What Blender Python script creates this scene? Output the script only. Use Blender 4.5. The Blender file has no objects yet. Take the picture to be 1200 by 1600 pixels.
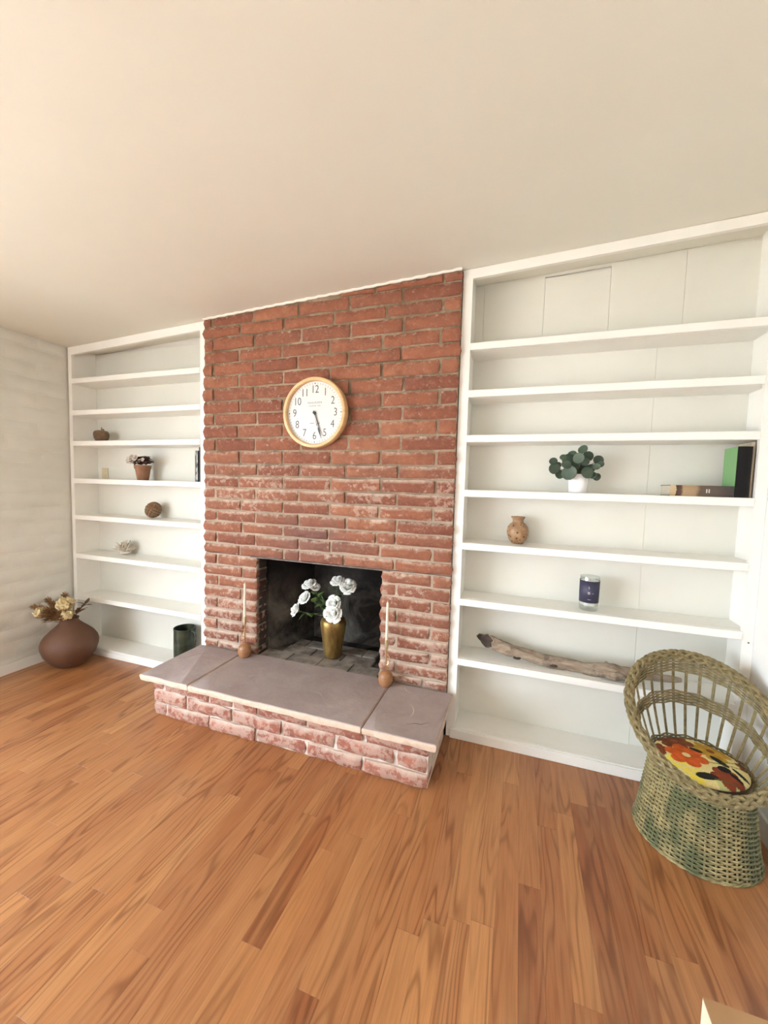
import bpy, math, random
from mathutils import Vector, Matrix, noise as mnoise
PI = math.pi
sc = bpy.context.scene
C = bpy.context.scene.collection

# ------------------------------------------------------------------ camera
YAW, PITCH, ROLL, FPX = .3313, -.0685, .0271, 617.98
cp, sp, cy, sy = math.cos(PITCH), math.sin(PITCH), math.cos(YAW), math.sin(YAW)
fw = Vector((-sy*cp, cy*cp, sp)); rt = Vector((cy, sy, 0)); up = rt.cross(fw)
r2 = rt*math.cos(ROLL) + up*math.sin(ROLL); u2 = up*math.cos(ROLL) - rt*math.sin(ROLL)
cam_data = bpy.data.cameras.new('camera'); cam = bpy.data.objects.new('camera', cam_data); C.objects.link(cam)
cam_data.sensor_fit = 'HORIZONTAL'; cam_data.sensor_width = 36; cam_data.lens = FPX/1200*36
cam_data.clip_start = .05
m = Matrix((r2, u2, -fw)).transposed().to_4x4(); m.translation = Vector((2.0126, -2.1418, 1.3931))
cam.matrix_world = m
sc.camera = cam

# ------------------------------------------------------------------ daylight, exposure
sc.view_settings.view_transform = 'Standard'
sc.view_settings.look = 'None'
sc.view_settings.gamma = 1
sc.view_settings.use_curve_mapping = False
sc.view_settings.exposure = 0.56
sc.cycles.diffuse_bounces = 6; sc.cycles.max_bounces = 10; sc.cycles.transparent_max_bounces = 12
sc.cycles.sample_clamp_indirect = 6
w = bpy.data.worlds.new('world'); sc.world = w; w.use_nodes = True
bg = w.node_tree.nodes['Background']
bg.inputs[0].default_value = (.75, .875, 1.0, 1); bg.inputs[1].default_value = 15.0
# sun high over the roof ridge: it lights the paving outside and never shines in
sl = bpy.data.lights.new('sun', 'SUN'); sl.energy = 50; sl.angle = .009; sl.color = (1, .94, .85)
so = bpy.data.objects.new('sun', sl); C.objects.link(so); so.rotation_euler = Vector((-.55, -.12, -1)).to_track_quat('-Z', 'Y').to_euler(); so.location = (6, 1, 9)

XL, XR, YB, YF = -1.332, 3.012, .19, -5.0          # room: left wall, right wall, bookcase backs, rear wall
def zc(x): return 2.44 + .0447*x                    # the ceiling rises to the right
# openings: glazed door in the left wall, window added in the rear wall for frontal fill light
DY0, DY1, DZ1 = -4.8, -1.5, 2.06
WX0, WX1, WZ0, WZ1 = -1.1, -.4, .9, 2.0
def portal(name, loc, rot, sx, sy_):
    l = bpy.data.lights.new(name, 'AREA'); l.shape = 'RECTANGLE'; l.size = sx; l.size_y = sy_
    l.cycles.is_portal = True
    o = bpy.data.objects.new(name, l); C.objects.link(o); o.location = loc; o.rotation_euler = rot
    return o
portal('door_daylight', (XL-.10, (DY0+DY1)/2, DZ1/2), (0, -PI/2, 0), DZ1, DY1-DY0)
portal('fill_window_daylight', ((WX0+WX1)/2, YF-.10, (WZ0+WZ1)/2), (PI/2, 0, 0), WX1-WX0, WZ1-WZ0)

# ------------------------------------------------------------------ helpers
rng = random.Random(7)
def R(a, b): return rng.uniform(a, b)
class MB:
    def __init__(s): s.v = []; s.f = []; s.col = None
    def quadstrip(s, rings, closed=True, capa=False, capb=False, loop=False):
        base = len(s.v); n = len(rings[0])
        for r in rings: s.v += [tuple(p) for p in r]
        N = len(rings); rr = range(N if loop else N-1)
        for i in rr:
            i2 = (i+1) % N
            for j in range(n if closed else n-1):
                j2 = (j+1) % n
                s.f.append((base+i*n+j, base+i*n+j2, base+i2*n+j2, base+i2*n+j))
        if capa: s.f.append(tuple(base+j for j in reversed(range(n))))
        if capb: s.f.append(tuple(base+(N-1)*n+j for j in range(n)))
        return s
    def box(s, a, b):
        (x0, y0, z0), (x1, y1, z1) = a, b
        k = len(s.v)
        s.v += [(x0,y0,z0),(x1,y0,z0),(x1,y1,z0),(x0,y1,z0),(x0,y0,z1),(x1,y0,z1),(x1,y1,z1),(x0,y1,z1)]
        s.f += [tuple(k+i for i in q) for q in ((3,2,1,0),(4,5,6,7),(0,1,5,4),(1,2,6,5),(2,3,7,6),(3,0,4,7))]
        return s
    def hexa(s, bot, top):
        k = len(s.v); n = len(bot)
        s.v += [tuple(p) for p in bot] + [tuple(p) for p in top]
        s.f.append(tuple(k+i for i in reversed(range(n)))); s.f.append(tuple(k+n+i for i in range(n)))
        for i in range(n): s.f.append((k+i, k+(i+1) % n, k+n+(i+1) % n, k+n+i))
        return s
    def lathe(s, prof, c=(0,0,0), n=32, fn=None):
        rings = []
        for (r, z) in prof:
            ring = []
            for i in range(n):
                a = 2*PI*i/n; q = r
                if fn: q = fn(r, z, a)
                ring.append((c[0]+q*math.cos(a), c[1]+q*math.sin(a), c[2]+z))
            rings.append(ring)
        return s.quadstrip(rings, True, True, True)
    def tube(s, path, r, n=8, closed=False, cap=True, flat=None):
        P = [Vector(p) for p in path]; N = len(P)
        if N < 2: return s
        rad = r if isinstance(r, (list, tuple)) else [r]*N
        ref = None; rings = []
        for i in range(N):
            a = P[(i-1) % N] if (closed or i > 0) else P[i]
            b = P[(i+1) % N] if (closed or i < N-1) else P[i]
            t = (b-a)
            if t.length < 1e-9: t = Vector((0,0,1))
            t.normalize()
            if ref is None:
                ref = Vector((0,0,1)) if abs(t.z) < .9 else Vector((1,0,0))
            nx = ref - t*ref.dot(t)
            if nx.length < 1e-6: nx = t.orthogonal()
            nx.normalize(); ref = nx; ny = t.cross(nx)
            rings.append([P[i] + (nx*math.cos(2*PI*k/n) + ny*math.sin(2*PI*k/n)*(flat or 1))*rad[i] for k in range(n)])
        return s.quadstrip(rings, True, cap and not closed, cap and not closed, loop=closed)
    def sphere(s, c, r, n=16, k=10, sq=(1,1,1), fn=None):
        rings = []
        for i in range(k+1):
            th = PI*(i/k)*.998 + PI*.001
            ring = []
            for j in range(n):
                a = 2*PI*j/n
                d = Vector((math.sin(th)*math.cos(a), math.sin(th)*math.sin(a), -math.cos(th)))
                q = r*(fn(d) if fn else 1)
                ring.append((c[0]+d.x*q*sq[0], c[1]+d.y*q*sq[1], c[2]+d.z*q*sq[2]))
            rings.append(ring)
        return s.quadstrip(rings, True, True, True)
    def patch(s, grid):                                # open grid of points
        return s.quadstrip(grid, closed=False)
    def mesh(s, name, mat, smooth=True, off=(0,0,0)):
        me = bpy.data.meshes.new(name)
        me.from_pydata([(v[0]-off[0], v[1]-off[1], v[2]-off[2]) for v in s.v], [], s.f)
        if s.col:
            at = me.color_attributes.new('print', 'FLOAT_COLOR', 'POINT')
            for i, c in enumerate(s.col): at.data[i].color = (*c, 1)
        me.validate(); me.update()
        if mat: me.materials.append(mat)
        if smooth:
            me.polygons.foreach_set('use_smooth', [True]*len(me.polygons))
            try: me.set_sharp_from_angle(angle=math.radians(40 if smooth is True else smooth))
            except Exception: pass
        return me
def tag(o, label=None, cat=None, group=None, kind=None):
    if label: o['label'] = label
    if cat: o['category'] = cat
    if group: o['group'] = group
    if kind: o['kind'] = kind
    return o
def thing(name, label, cat, loc, group=None, rz=0):
    o = bpy.data.objects.new(name, None); C.objects.link(o); o.empty_display_size = .05
    o.location = loc; o.rotation_euler = (0, 0, rz)
    return tag(o, label, cat, group)
def link(name, me, parent=None, loc=(0,0,0), rot=(0,0,0)):
    o = bpy.data.objects.new(name, me); C.objects.link(o); o.parent = parent; o.location = loc; o.rotation_euler = rot
    return o
def part(name, mb, mat, root, smooth=True, world=True, sub=None):
    """a part whose shape is given in world coordinates (or the thing's own); its parent may be a thing or one of its parts"""
    top = root
    off = Vector((0,0,0))
    if world:
        t = root
        while t is not None: off += t.location; t = t.parent
    return link(name, mb.mesh(name, mat, smooth, off), root)
def piece(name, mb, mat, root, c, smooth=True):
    """a piece with its origin at its own centre c (world)"""
    off = Vector((0,0,0)); t = root
    while t is not None: off += t.location; t = t.parent
    return link(name, mb.mesh(name, mat, smooth, c), root, Vector(c)-off)
def single(name, mb, mat, label, cat, loc, group=None, smooth=True):
    o = link(name, mb.mesh(name, mat, smooth, loc), None, loc)
    return tag(o, label, cat, group)
def struct(name, mb, mat, smooth=False, label=None):
    o = link(name, mb.mesh(name, mat, smooth)); o['kind'] = 'structure'
    if label: o['label'] = label
    return o
def chamfer_box(mb, a, b, c):
    """box with its edges chamfered by c"""
    (x0,y0,z0),(x1,y1,z1) = a, b
    def ring(z, i): return [(x0+i,y0+c,z),(x0+c,y0+i,z),(x1-c,y0+i,z),(x1-i,y0+c,z),(x1-i,y1-c,z),(x1-c,y1-i,z),(x0+c,y1-i,z),(x0+i,y1-c,z)]
    return mb.quadstrip([ring(z0, c), ring(z0+c, 0), ring(z1-c, 0), ring(z1, c)], True, True, True)
def fbm(p, s=1, o=3): return mnoise.fractal(Vector(p)*s, 1.0, 2.0, o)

# ------------------------------------------------------------------ materials
class NT:
    def __init__(s, name):
        s.m = bpy.data.materials.new(name); s.m.use_nodes = True; s.t = s.m.node_tree; s.n = s.t.nodes
        s.b = s.n['Principled BSDF']
    def new(s, typ, **kw):
        nd = s.n.new('ShaderNode'+typ)
        for k, v in kw.items():
            if hasattr(nd, k) and not k.startswith('i_'): setattr(nd, k, v)
        return nd
    def set(s, sock, v):
        if hasattr(v, 'is_output'): s.t.links.new(v, sock)
        elif isinstance(v, (tuple, list)): sock.default_value = (*v, 1) if len(v) == 3 and len(sock.default_value) == 4 else v
        else: sock.default_value = v
    def math(s, op, a, b=0, c=None, clamp=False):
        nd = s.new('Math', operation=op); nd.use_clamp = clamp
        s.set(nd.inputs[0], a); s.set(nd.inputs[1], b)
        if c is not None: s.set(nd.inputs[2], c)
        return nd.outputs[0]
    def mix(s, f, a, b, blend='MIX'):
        nd = s.new('Mix'); nd.data_type = 'RGBA'; nd.blend_type = blend
        s.set(nd.inputs[0], f); s.set(nd.inputs[6], a); s.set(nd.inputs[7], b)
        return nd.outputs[2]
    def pos(s): return s.new('NewGeometry').outputs['Position']
    def obj(s): return s.new('TexCoord').outputs['Object']
    def vec(s, v, scale=(1,1,1), loc=(0,0,0)):
        nd = s.new('Mapping'); s.set(nd.inputs[0], v); s.set(nd.inputs['Location'], loc); s.set(nd.inputs['Scale'], scale)
        return nd.outputs[0]
    def add(s, a, b):
        nd = s.new('VectorMath', operation='ADD'); s.set(nd.inputs[0], a); s.set(nd.inputs[1], b); return nd.outputs[0]
    def noise(s, v, scale, detail=4, rough=.55, dist=0):
        nd = s.new('TexNoise'); s.set(nd.inputs['Vector'], v); nd.inputs['Scale'].default_value = scale
        nd.inputs['Detail'].default_value = detail; nd.inputs['Roughness'].default_value = rough; nd.inputs['Distortion'].default_value = dist
        return nd.outputs[0]
    def ramp(s, f, stops, interp='LINEAR'):
        nd = s.new('ValToRGB'); s.set(nd.inputs[0], f); e = nd.color_ramp.elements; nd.color_ramp.interpolation = interp
        while len(e) < len(stops): e.new(.5)
        for i, (p, c) in enumerate(stops):
            e[i].position = p; e[i].color = (*c, 1) if isinstance(c, (tuple, list)) else (c, c, c, 1)
        return nd.outputs[0]
    def rnd(s):
        a = s.new('ObjectInfo').outputs['Random']; b = s.new('NewGeometry').outputs['Random Per Island']
        return s.math('FRACT', s.math('ADD', a, b))
    def bump(s, h, strength=.3, dist=.01):
        nd = s.new('Bump'); nd.inputs['Strength'].default_value = strength; nd.inputs['Distance'].default_value = dist
        s.set(nd.inputs['Height'], h); s.t.links.new(nd.outputs[0], s.b.inputs['Normal'])
    def done(s, col, rough=.5, metal=0, spec=.5):
        s.set(s.b.inputs['Base Color'], col); s.set(s.b.inputs['Roughness'], rough); s.set(s.b.inputs['Metallic'], metal)
        s.set(s.b.inputs['Specular IOR Level'], spec)
        return s.m
def M(name, c1, c2=None, scale=20, rough=.5, metal=0, bump=0, bscale=None, lo=.35, hi=.65, detail=4, stretch=(1,1,1), spec=.5, bdist=.004, obj=True):
    t = NT(name); p = t.vec(t.obj() if obj else t.pos(), stretch)
    col = c1
    if c2 is not None:
        col = t.mix(t.ramp(t.noise(p, scale, detail), [(lo, 0.), (hi, 1.)]), c1, c2)
    if bump: t.bump(t.noise(p, bscale or scale, 5, .6), bump, bdist)
    return t.done(col, rough, metal, spec)

MW = {}
MW['paint'] = M('white_shelf_paint', (.86,.845,.795), (.83,.815,.765), 6, .42, 0, .06, 90, obj=False)
MW['panel'] = M('white_back_panel', (.73,.715,.645), (.69,.675,.605), 2.2, .55, 0, .05, 60, obj=False)
MW['block'] = M('painted_block', (.72,.71,.65), (.66,.65,.585), 3.0, .6, 0, .35, 26, obj=False, bdist=.006)
MW['ceil'] = M('ceiling_plaster', (.765,.755,.675), (.735,.725,.64), 1.3, .75, 0, .12, 34, obj=False)
MW['wall'] = M('white_wall_plaster', (.80,.785,.75), (.77,.755,.72), 1.6, .6, 0, .12, 40, obj=False)
MW['caulk'] = M('caulk_white', (.86,.82,.76), None, rough=.5, bump=.5, bscale=90)
MW['dark'] = M('dark_gap', (.03,.022,.018), None, rough=.9)

def wood_floor():
    t = NT('oak_laminate'); r = t.rnd(); pos = t.pos()
    sep = t.new('SeparateXYZ'); t.set(sep.inputs[0], pos)
    def comb(x, y, z):
        c = t.new('CombineXYZ'); t.set(c.inputs[0], x); t.set(c.inputs[1], y); t.set(c.inputs[2], z); return c.outputs[0]
    off = t.math('MULTIPLY', r, 57.3)
    p1 = comb(t.math('ADD', sep.outputs[0], off), t.math('ADD', t.math('MULTIPLY', sep.outputs[1], .10), t.math('MULTIPLY', r, 31.)), off)
    # cathedral figure: bands across the strip, warped by a slow noise
    low = t.noise(p1, 9, 2, .5)
    ph = t.math('ADD', t.math('MULTIPLY', sep.outputs[0], 30.), t.math('MULTIPLY', low, 78.))
    band = t.math('ADD', t.math('MULTIPLY', t.math('SINE', ph), .5), .5)
    band = t.math('POWER', band, 3.2)
    p2 = comb(t.math('ADD', sep.outputs[0], off), t.math('MULTIPLY', sep.outputs[1], .03), off)
    fib = t.noise(p2, 210, 3, .6)
    p3 = comb(t.math('ADD', sep.outputs[0], off), t.math('MULTIPLY', sep.outputs[1], .16), off)
    blot = t.noise(p3, 16, 3, .55)
    r2_ = t.math('FRACT', t.math('MULTIPLY', r, 7.31))
    tone = t.ramp(r2_, [(0, (.325,.120,.043)), (.3, (.425,.182,.066)), (.55, (.350,.139,.052)), (.8, (.485,.225,.085)), (1, (.280,.097,.036))])
    dark = t.mix(1., tone, (.52,.44,.38), 'MULTIPLY')
    amt = t.math('MULTIPLY', band, t.ramp(t.noise(p3, 6, 2), [(.36, .05), (.56, .92)]))
    c = t.mix(amt, tone, dark)
    c = t.mix(t.ramp(fib, [(.40, .30), (.60, 0.)]), c, dark)
    c = t.mix(t.ramp(blot, [(.45, 0.), (.75, .3)]), c, (.50,.27,.115))
    t.bump(fib, .05, .002)
    t.b.inputs['Coat Weight'].default_value = .25; t.b.inputs['Coat Roughness'].default_value = .22
    return t.done(c, .38, 0, .45)
MW['floor'] = wood_floor()

def brick_mat(name, ramp, white, soot):  # soot switches on the smoke stain and the painted cheek shade
    t = NT(name); r = t.rnd(); pos = t.pos(); o = t.math('MULTIPLY', r, 23.)
    p = t.add(pos, o)
    c = t.ramp(r, ramp)
    c = t.mix(t.ramp(t.noise(p, 16, 4, .6), [(.35, .0), (.7, .55)]), c, (.165,.066,.046))
    c = t.mix(t.ramp(t.noise(p, 42, 4, .65), [(.52, .0), (.72, .4)]), c, (.40,.22,.155))
    if soot:      # smoke stain above the fire opening
        d = t.new('VectorMath', operation='SUBTRACT'); t.set(d.inputs[0], pos); t.set(d.inputs[1], (.86, 0, 1.06))
        e = t.new('VectorMath', operation='MULTIPLY'); t.set(e.inputs[0], d.outputs[0]); t.set(e.inputs[1], (1.7, 0, 3.6))
        l = t.new('VectorMath', operation='LENGTH'); t.set(l.inputs[0], e.outputs[0])
        k = t.math('ADD', l.outputs['Value'], t.math('MULTIPLY', t.noise(pos, 5, 3), .7))
        c = t.mix(t.ramp(k, [(.45, .62), (1.2, 0.)]), c, (.15,.085,.078))
    # shade painted into the brick on the cheeks of the fire opening
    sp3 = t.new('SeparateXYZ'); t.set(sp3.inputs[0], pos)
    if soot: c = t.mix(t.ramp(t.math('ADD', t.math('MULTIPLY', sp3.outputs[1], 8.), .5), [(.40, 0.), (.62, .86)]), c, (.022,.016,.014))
    # lime bloom: strongest in a wavy band half way up and again near the floor
    wn = t.noise(pos, 30, 5, .7); wl = t.noise(pos, 4.5, 3, .6)
    zn = t.math('ADD', sp3.outputs[2], t.math('MULTIPLY', t.math('SUBTRACT', wl, .5), .35))
    zm = t.ramp(t.math('DIVIDE', zn, 2.6), [(.0, .22), (.16, .20), (.30, .10), (.45, .06), (.50, .15), (.55, .15), (.62, .03), (1., .0)])
    k = t.math('ADD', t.math('ADD', wn, t.math('MULTIPLY', wl, .5)), zm)
    c = t.mix(t.ramp(k, [(.96-white*.28, 0.), (1.34-white*.28, .42+.25*white)]), c, (.56,.43,.35))
    # mortar smeared on the upper arrises
    nn = t.new('SeparateXYZ'); t.set(nn.inputs[0], t.new('NewGeometry').outputs['Normal'])
    sm = t.math('MULTIPLY', t.ramp(nn.outputs[2], [(.25, 0.), (.6, .75)]), t.ramp(t.math('ADD', wn, t.math('MULTIPLY', zm, 1.6)), [(.52, 0.), (.72, 1.)]))
    c = t.mix(sm, c, (.60,.49,.40))
    t.bump(t.math('ADD', t.noise(p, 38, 5, .65), t.math('MULTIPLY', t.noise(p, 130, 3), .3)), .9, .007)
    return t.done(c, .88, 0, .25)
RAMP = [(0, (.215,.078,.048)), (.25, (.275,.104,.060)), (.5, (.315,.122,.068)), (.75, (.245,.100,.062)), (1, (.345,.142,.080))]
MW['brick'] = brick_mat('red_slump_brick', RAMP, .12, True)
MW['hbrick'] = brick_mat('pink_hearth_brick', [(0, (.31,.108,.070)), (.5, (.38,.145,.095)), (1, (.35,.122,.076))], .12, False)
def mortar():
    t = NT('mortar'); p = t.pos()
    c = t.mix(t.ramp(t.noise(p, 3.2, 4, .6), [(.40, 0.), (.62, 1.)]), (.17,.12,.075), (.33,.255,.18))
    sp3 = t.new('SeparateXYZ'); t.set(sp3.inputs[0], p)
    zq = t.math('ADD', sp3.outputs[2], t.math('MULTIPLY', t.math('SUBTRACT', t.noise(p, 4, 3), .5), .6))
    c = t.mix(t.ramp(t.math('DIVIDE', zq, 2.6), [(.35, .75), (.62, .0)]), c, (.47,.37,.29))
    c = t.mix(t.ramp(t.noise(p, 26, 4, .7), [(.52, 0.), (.8, .5)]), c, (.58,.49,.40))
    c = t.mix(t.ramp(t.math('ADD', t.math('MULTIPLY', sp3.outputs[1], 8.), .5), [(.42, 0.), (.62, .9)]), c, (.020,.015,.013))  # shade inside the fire opening, painted into the deeper mortar
    t.bump(t.noise(p, 70, 4, .7), .8, .006)
    return t.done(c, .95, 0, .2)
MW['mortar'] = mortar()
MW['hmortar'] = M('hearth_mortar', (.50,.40,.33), (.68,.60,.53), 18, .95, 0, .8, 70, obj=False, bdist=.006)
def slab():
    t = NT('flagstone'); p = t.pos()
    c = t.mix(t.ramp(t.noise(p, 5.5, 5, .6, .4), [(.3, 0.), (.7, 1.)]), (.305,.238,.222), (.395,.328,.308))
    c = t.mix(t.ramp(t.noise(p, 40, 4, .7), [(.5, 0.), (.8, .25)]), c, (.50,.42,.38))
    nz = t.new('SeparateXYZ'); t.set(nz.inputs[0], t.new('NewGeometry').outputs['True Normal'])
    e = t.ramp(nz.outputs[2], [(.45, 1.), (.75, 0.)])       # the split edge is paler than the worn top
    ec = t.mix(t.noise(p, 55, 4, .7), (.46,.31,.22), (.72,.58,.46))
    c = t.mix(e, c, ec)
    t.bump(t.noise(p, 11, 6, .65), .35, .01)
    return t.done(c, .62, 0, .4)
MW['slab'] = slab()
def soot():
    t = NT('sooty_firebrick'); p = t.pos()
    c = t.mix(t.ramp(t.noise(p, 4.2, 5, .65, .6), [(.36, 0.), (.66, 1.)]), (.020,.016,.013), (.125,.11,.092))
    c = t.mix(t.ramp(t.noise(p, 14, 4, .7), [(.52, 0.), (.75, .5)]), c, (.012,.010,.009))
    sep = t.new('SeparateXYZ'); t.set(sep.inputs[0], p)
    k = t.math('ADD', sep.outputs[2], t.math('MULTIPLY', t.noise(p, 3, 3), .3))
    c = t.mix(t.ramp(k, [(.62, 0.), (.95, .93)]), c, (.010,.008,.007))    # soot thickens towards the flue
    t.bump(t.noise(p, 30, 5, .7), .6, .008)
    return t.done(c, .95, 0, .15)
MW['soot'] = soot()
MW['ash'] = M('ashy_hearth_brick', (.13,.105,.085), (.30,.26,.215), 11, .95, 0, .6, 50, obj=False, bdist=.006)
MW['iron'] = M('lintel_iron', (.20,.165,.14), (.12,.09,.075), 30, .7, .3)

# ================================================================== THE SETTING
# floor: slab with strips of oak laminate on it
b = MB(); b.box((XL-.15, YF-.15, -.12), (XR+.15, .6, -.011))
floor = struct('floor', b, MW['dark'])
NS = 60; SWD = (XR-XL)/NS
stuff = MB(); k = 0
def plank(mb, x0, x1, y0, y1):
    g = .0001; c = .0004
    x0 += g; x1 -= g; y0 += g; y1 -= g
    mb.quadstrip([[(x0,y0,-.012),(x1,y0,-.012),(x1,y1,-.012),(x0,y1,-.012)], [(x0,y0,-c),(x1,y0,-c),(x1,y1,-c),(x0,y1,-c)],
                  [(x0+c,y0+c,0),(x1-c,y0+c,0),(x1-c,y1-c,0),(x0+c,y1-c,0)]], True, False, True)
prng = random.Random(21)
for i in range(NS):
    x0 = XL + i*SWD; x1 = x0 + SWD; y = .0
    first = prng.uniform(.18, 1.1)
    while y > YF:
        ln = first if first else prng.uniform(.5, 1.15); first = None
        y2 = max(y-ln, YF)
        if y > -1.72:
            mb = MB(); plank(mb, x0, x1, y2, y); c = ((x0+x1)/2, (y+y2)/2, 0)
            piece('plank', mb, MW['floor'], floor, c, False)
        else: plank(stuff, x0, x1, y2, y)
        y = y2
o = link('plank_field', stuff.mesh('plank_field', MW['floor'], False), floor); o['kind'] = 'stuff'

# ceiling (sloping a little) and walls
b = MB()
def slab_x(mb, x0, x1, y0, y1, f0, f1):
    mb.hexa([(x0,y0,f0(x0)),(x1,y0,f0(x1)),(x1,y1,f0(x1)),(x0,y1,f0(x0))], [(x0,y0,f1(x0)),(x1,y0,f1(x1)),(x1,y1,f1(x1)),(x0,y1,f1(x0))])
slab_x(b, XL-.2, XR+.2, YF-.2, .82, zc, lambda x: zc(x)+.15)
struct('ceiling', b, MW['ceil'])
b = MB(); b.box((XR, YF-.15, -.1), (XR+.14, YB+.06, zc(XR)+.1)); struct('wall_right', b, MW['wall'])
b = MB(); b.box((XL-.15, YB+.02, -.1), (-.0, YB+.14, zc(0))); b.box((1.685, YB+.02, -.1), (XR+.14, YB+.14, zc(XR)+.1))
b.box((-.12, .66, -.1), (1.82, .75, zc(1.7)+.05)); b.box((-.12, .33, -.1), (-.02, .66, zc(0)+.05)); b.box((1.72, .33, -.1), (1.82, .66, zc(1.7)+.05)); struct('wall_front', b, MW['wall'])
b = MB()
b.box((XL-.15, YF-.14, -.1), (WX0, YF, zc(WX0)+.08)); b.box((WX1, YF-.14, -.1), (XR+.14, YF, zc(XR)+.1))
b.box((WX0, YF-.14, -.1), (WX1, YF, WZ0)); b.box((WX0, YF-.14, WZ1), (WX1, YF, zc(WX1)+.08)); struct('wall_back', b, MW['wall'])
# left wall: painted block laid in courses round the glazed door
b = MB(); TH = .14; TOPL = zc(XL)+.05
BX = XL - .012
b.box((BX-TH, DY1, -.1), (BX, YB+.06, TOPL)); b.box((BX-TH, YF-.14, -.1), (BX, DY0, TOPL)); b.box((BX-TH, DY0, DZ1), (BX, DY1, TOPL))
wall_left = struct('wall_left', b, MW['block'])
def block(mb, y0, y1, z0, z1, seed):
    ny, nz = 6, 3; grid = []
    for j in range(nz+1):
        row = []
        for i in range(ny+1):
            s, t = i/ny, j/nz
            e = min(s, 1-s)*(y1-y0); f = min(t, 1-t)*(z1-z0)
            q = min(1, e/.03)*min(1, f/.02)
            n = mnoise.noise(Vector((s*3+seed*7.1, t*2, seed)))
            x = BX - .001 + (.011 + .006*n)*q
            row.append((x, y0+(y1-y0)*s + .002*n*(1-q), z0+(z1-z0)*t + (.004*mnoise.noise(Vector((s*4, seed*3.3, t*9)))*(1-q))))
        grid.append(row)
    mb.patch(grid)
field = MB(); PZ = .105; z = -.003; kc = 0
while z < TOPL-.02:
    z1 = min(z+PZ, TOPL); y = 0.0 - (.0 if kc % 2 else .20)
    spans = []; ya = .0; yb = y if y < 0 else -.40
    while ya > YF:
        spans.append((ya, max(yb, YF))); ya = yb; yb -= .40
    for (ya, yb) in spans:
        segs = [(yb, ya)]
        if z < DZ1-.03:
            segs = []
            if ya > DY1: segs.append((max(yb, DY1), ya))
            if yb < DY0: segs.append((yb, min(ya, DY0)))
        for (s0, s1) in segs:
            if s1-s0 < .03: continue
            if s0 > -1.2:
                mb = MB(); block(mb, s0+.005, s1-.005, z+.005, z1-.005, kc*13+s0*5)
                piece('block', mb, MW['block'], wall_left, (BX, (s0+s1)/2, (z+z1)/2), 60)
            else: block(field, s0+.005, s1-.005, z+.005, z1-.005, kc*13+s0*5)
    z = z1; kc += 1
o = link('block_field', field.mesh('block_field', MW['block'], 60), wall_left); o['kind'] = 'stuff'
b = MB(); b.box((XL+.001, DY1, 0), (XL+.014, -.002, .072)); struct('baseboard_left', b, MW['paint'])
b = MB(); b.box((XR-.014, YF, 0), (XR, -.004, .095)); struct('baseboard_right', b, MW['paint'])
b = MB(); b.box((XL, YF, 0), (XR-.015, YF+.014, .095)); struct('baseboard_back', b, MW['paint'])

# glazed sliding door (left wall) and window (rear wall, added for fill light), both out of frame: frame, panes
tg = NT('clear_glass'); mixn = tg.new('MixShader'); tr = tg.new('BsdfTransparent'); gl = tg.new('BsdfGlossy'); gl.inputs['Roughness'].default_value = .02
mixn.inputs[0].default_value = .07
tg.t.links.new(tr.outputs[0], mixn.inputs[1]); tg.t.links.new(gl.outputs[0], mixn.inputs[2])
tg.t.links.new(mixn.outputs[0], tg.n['Material Output'].inputs[0]); MW['glass'] = tg.m
MW['alu'] = M('white_aluminium', (.75,.75,.74), None, rough=.4)
door = thing('door_1', 'white framed sliding glass door in the painted block wall', 'door', (XL-.05, (DY0+DY1)/2, 0)); del door['category']; door['kind'] = 'structure'
b = MB(); x0, x1 = XL-.12, XL-.02; f = .05
b.box((x0, DY0, 0), (x1, DY0+f, DZ1)); b.box((x0, DY1-f, 0), (x1, DY1, DZ1)); b.box((x0, DY0+f, DZ1-f), (x1, DY1-f, DZ1)); b.box((x0, DY0+f, 0), (x1, DY1-f, .03))
part('door_frame', b, MW['alu'], door, False)
ym = (DY0+DY1)/2
for (a, c, xx) in ((DY0+f, ym+.03, XL-.075), (ym-.03, DY1-f, XL-.045)):
    b = MB(); q = .06; xa, xb = xx-.013, xx+.013
    b.box((xa, a, .03), (xb, a+q, DZ1-f)); b.box((xa, c-q, .03), (xb, c, DZ1-f)); b.box((xa, a+q, .03), (xb, c-q, .03+q)); b.box((xa, a+q, DZ1-f-q), (xb, c-q, DZ1-f))
    pn = part('sliding_panel', b, MW['alu'], door, False)
    b = MB(); b.box((xx-.003, a+q, .03+q), (xx+.003, c-q, DZ1-f-q)); part('pane', b, MW['glass'], pn, False)
win = thing('fill_window_1', 'white framed window added in the rear wall for fill light', 'window', ((WX0+WX1)/2, YF-.07, WZ0)); del win['category']; win['kind'] = 'structure'
b = MB(); y0, y1 = YF-.11, YF-.03
b.box((WX0, y0, WZ0), (WX0+f, y1, WZ1)); b.box((WX1-f, y0, WZ0), (WX1, y1, WZ1)); b.box((WX0+f, y0, WZ1-f), (WX1-f, y1, WZ1)); b.box((WX0+f, y0, WZ0), (WX1-f, y1, WZ0+f))
xm = (WX0+WX1)/2; b.box((xm-.03, y0, WZ0+f), (xm+.03, y1, WZ1-f)); part('fill_window_frame', b, MW['alu'], win, False)
for (a, c) in ((WX0+f, xm-.03), (xm+.03, WX1-f)):
    b = MB(); b.box((a, YF-.073, WZ0+f), (c, YF-.067, WZ1-f)); part('pane', b, MW['glass'], win, False)
# paving outside, so that daylight also comes up off the ground
b = MB(); b.box((-14, -16, -.3), (XL-.2, 8, -.13)); b.box((XL-.2, -16, -.3), (14, YF-.2, -.13))
struct('ground', b, M('patio_concrete', (.52,.48,.42), (.44,.40,.35), 3, .9, obj=False))

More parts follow.
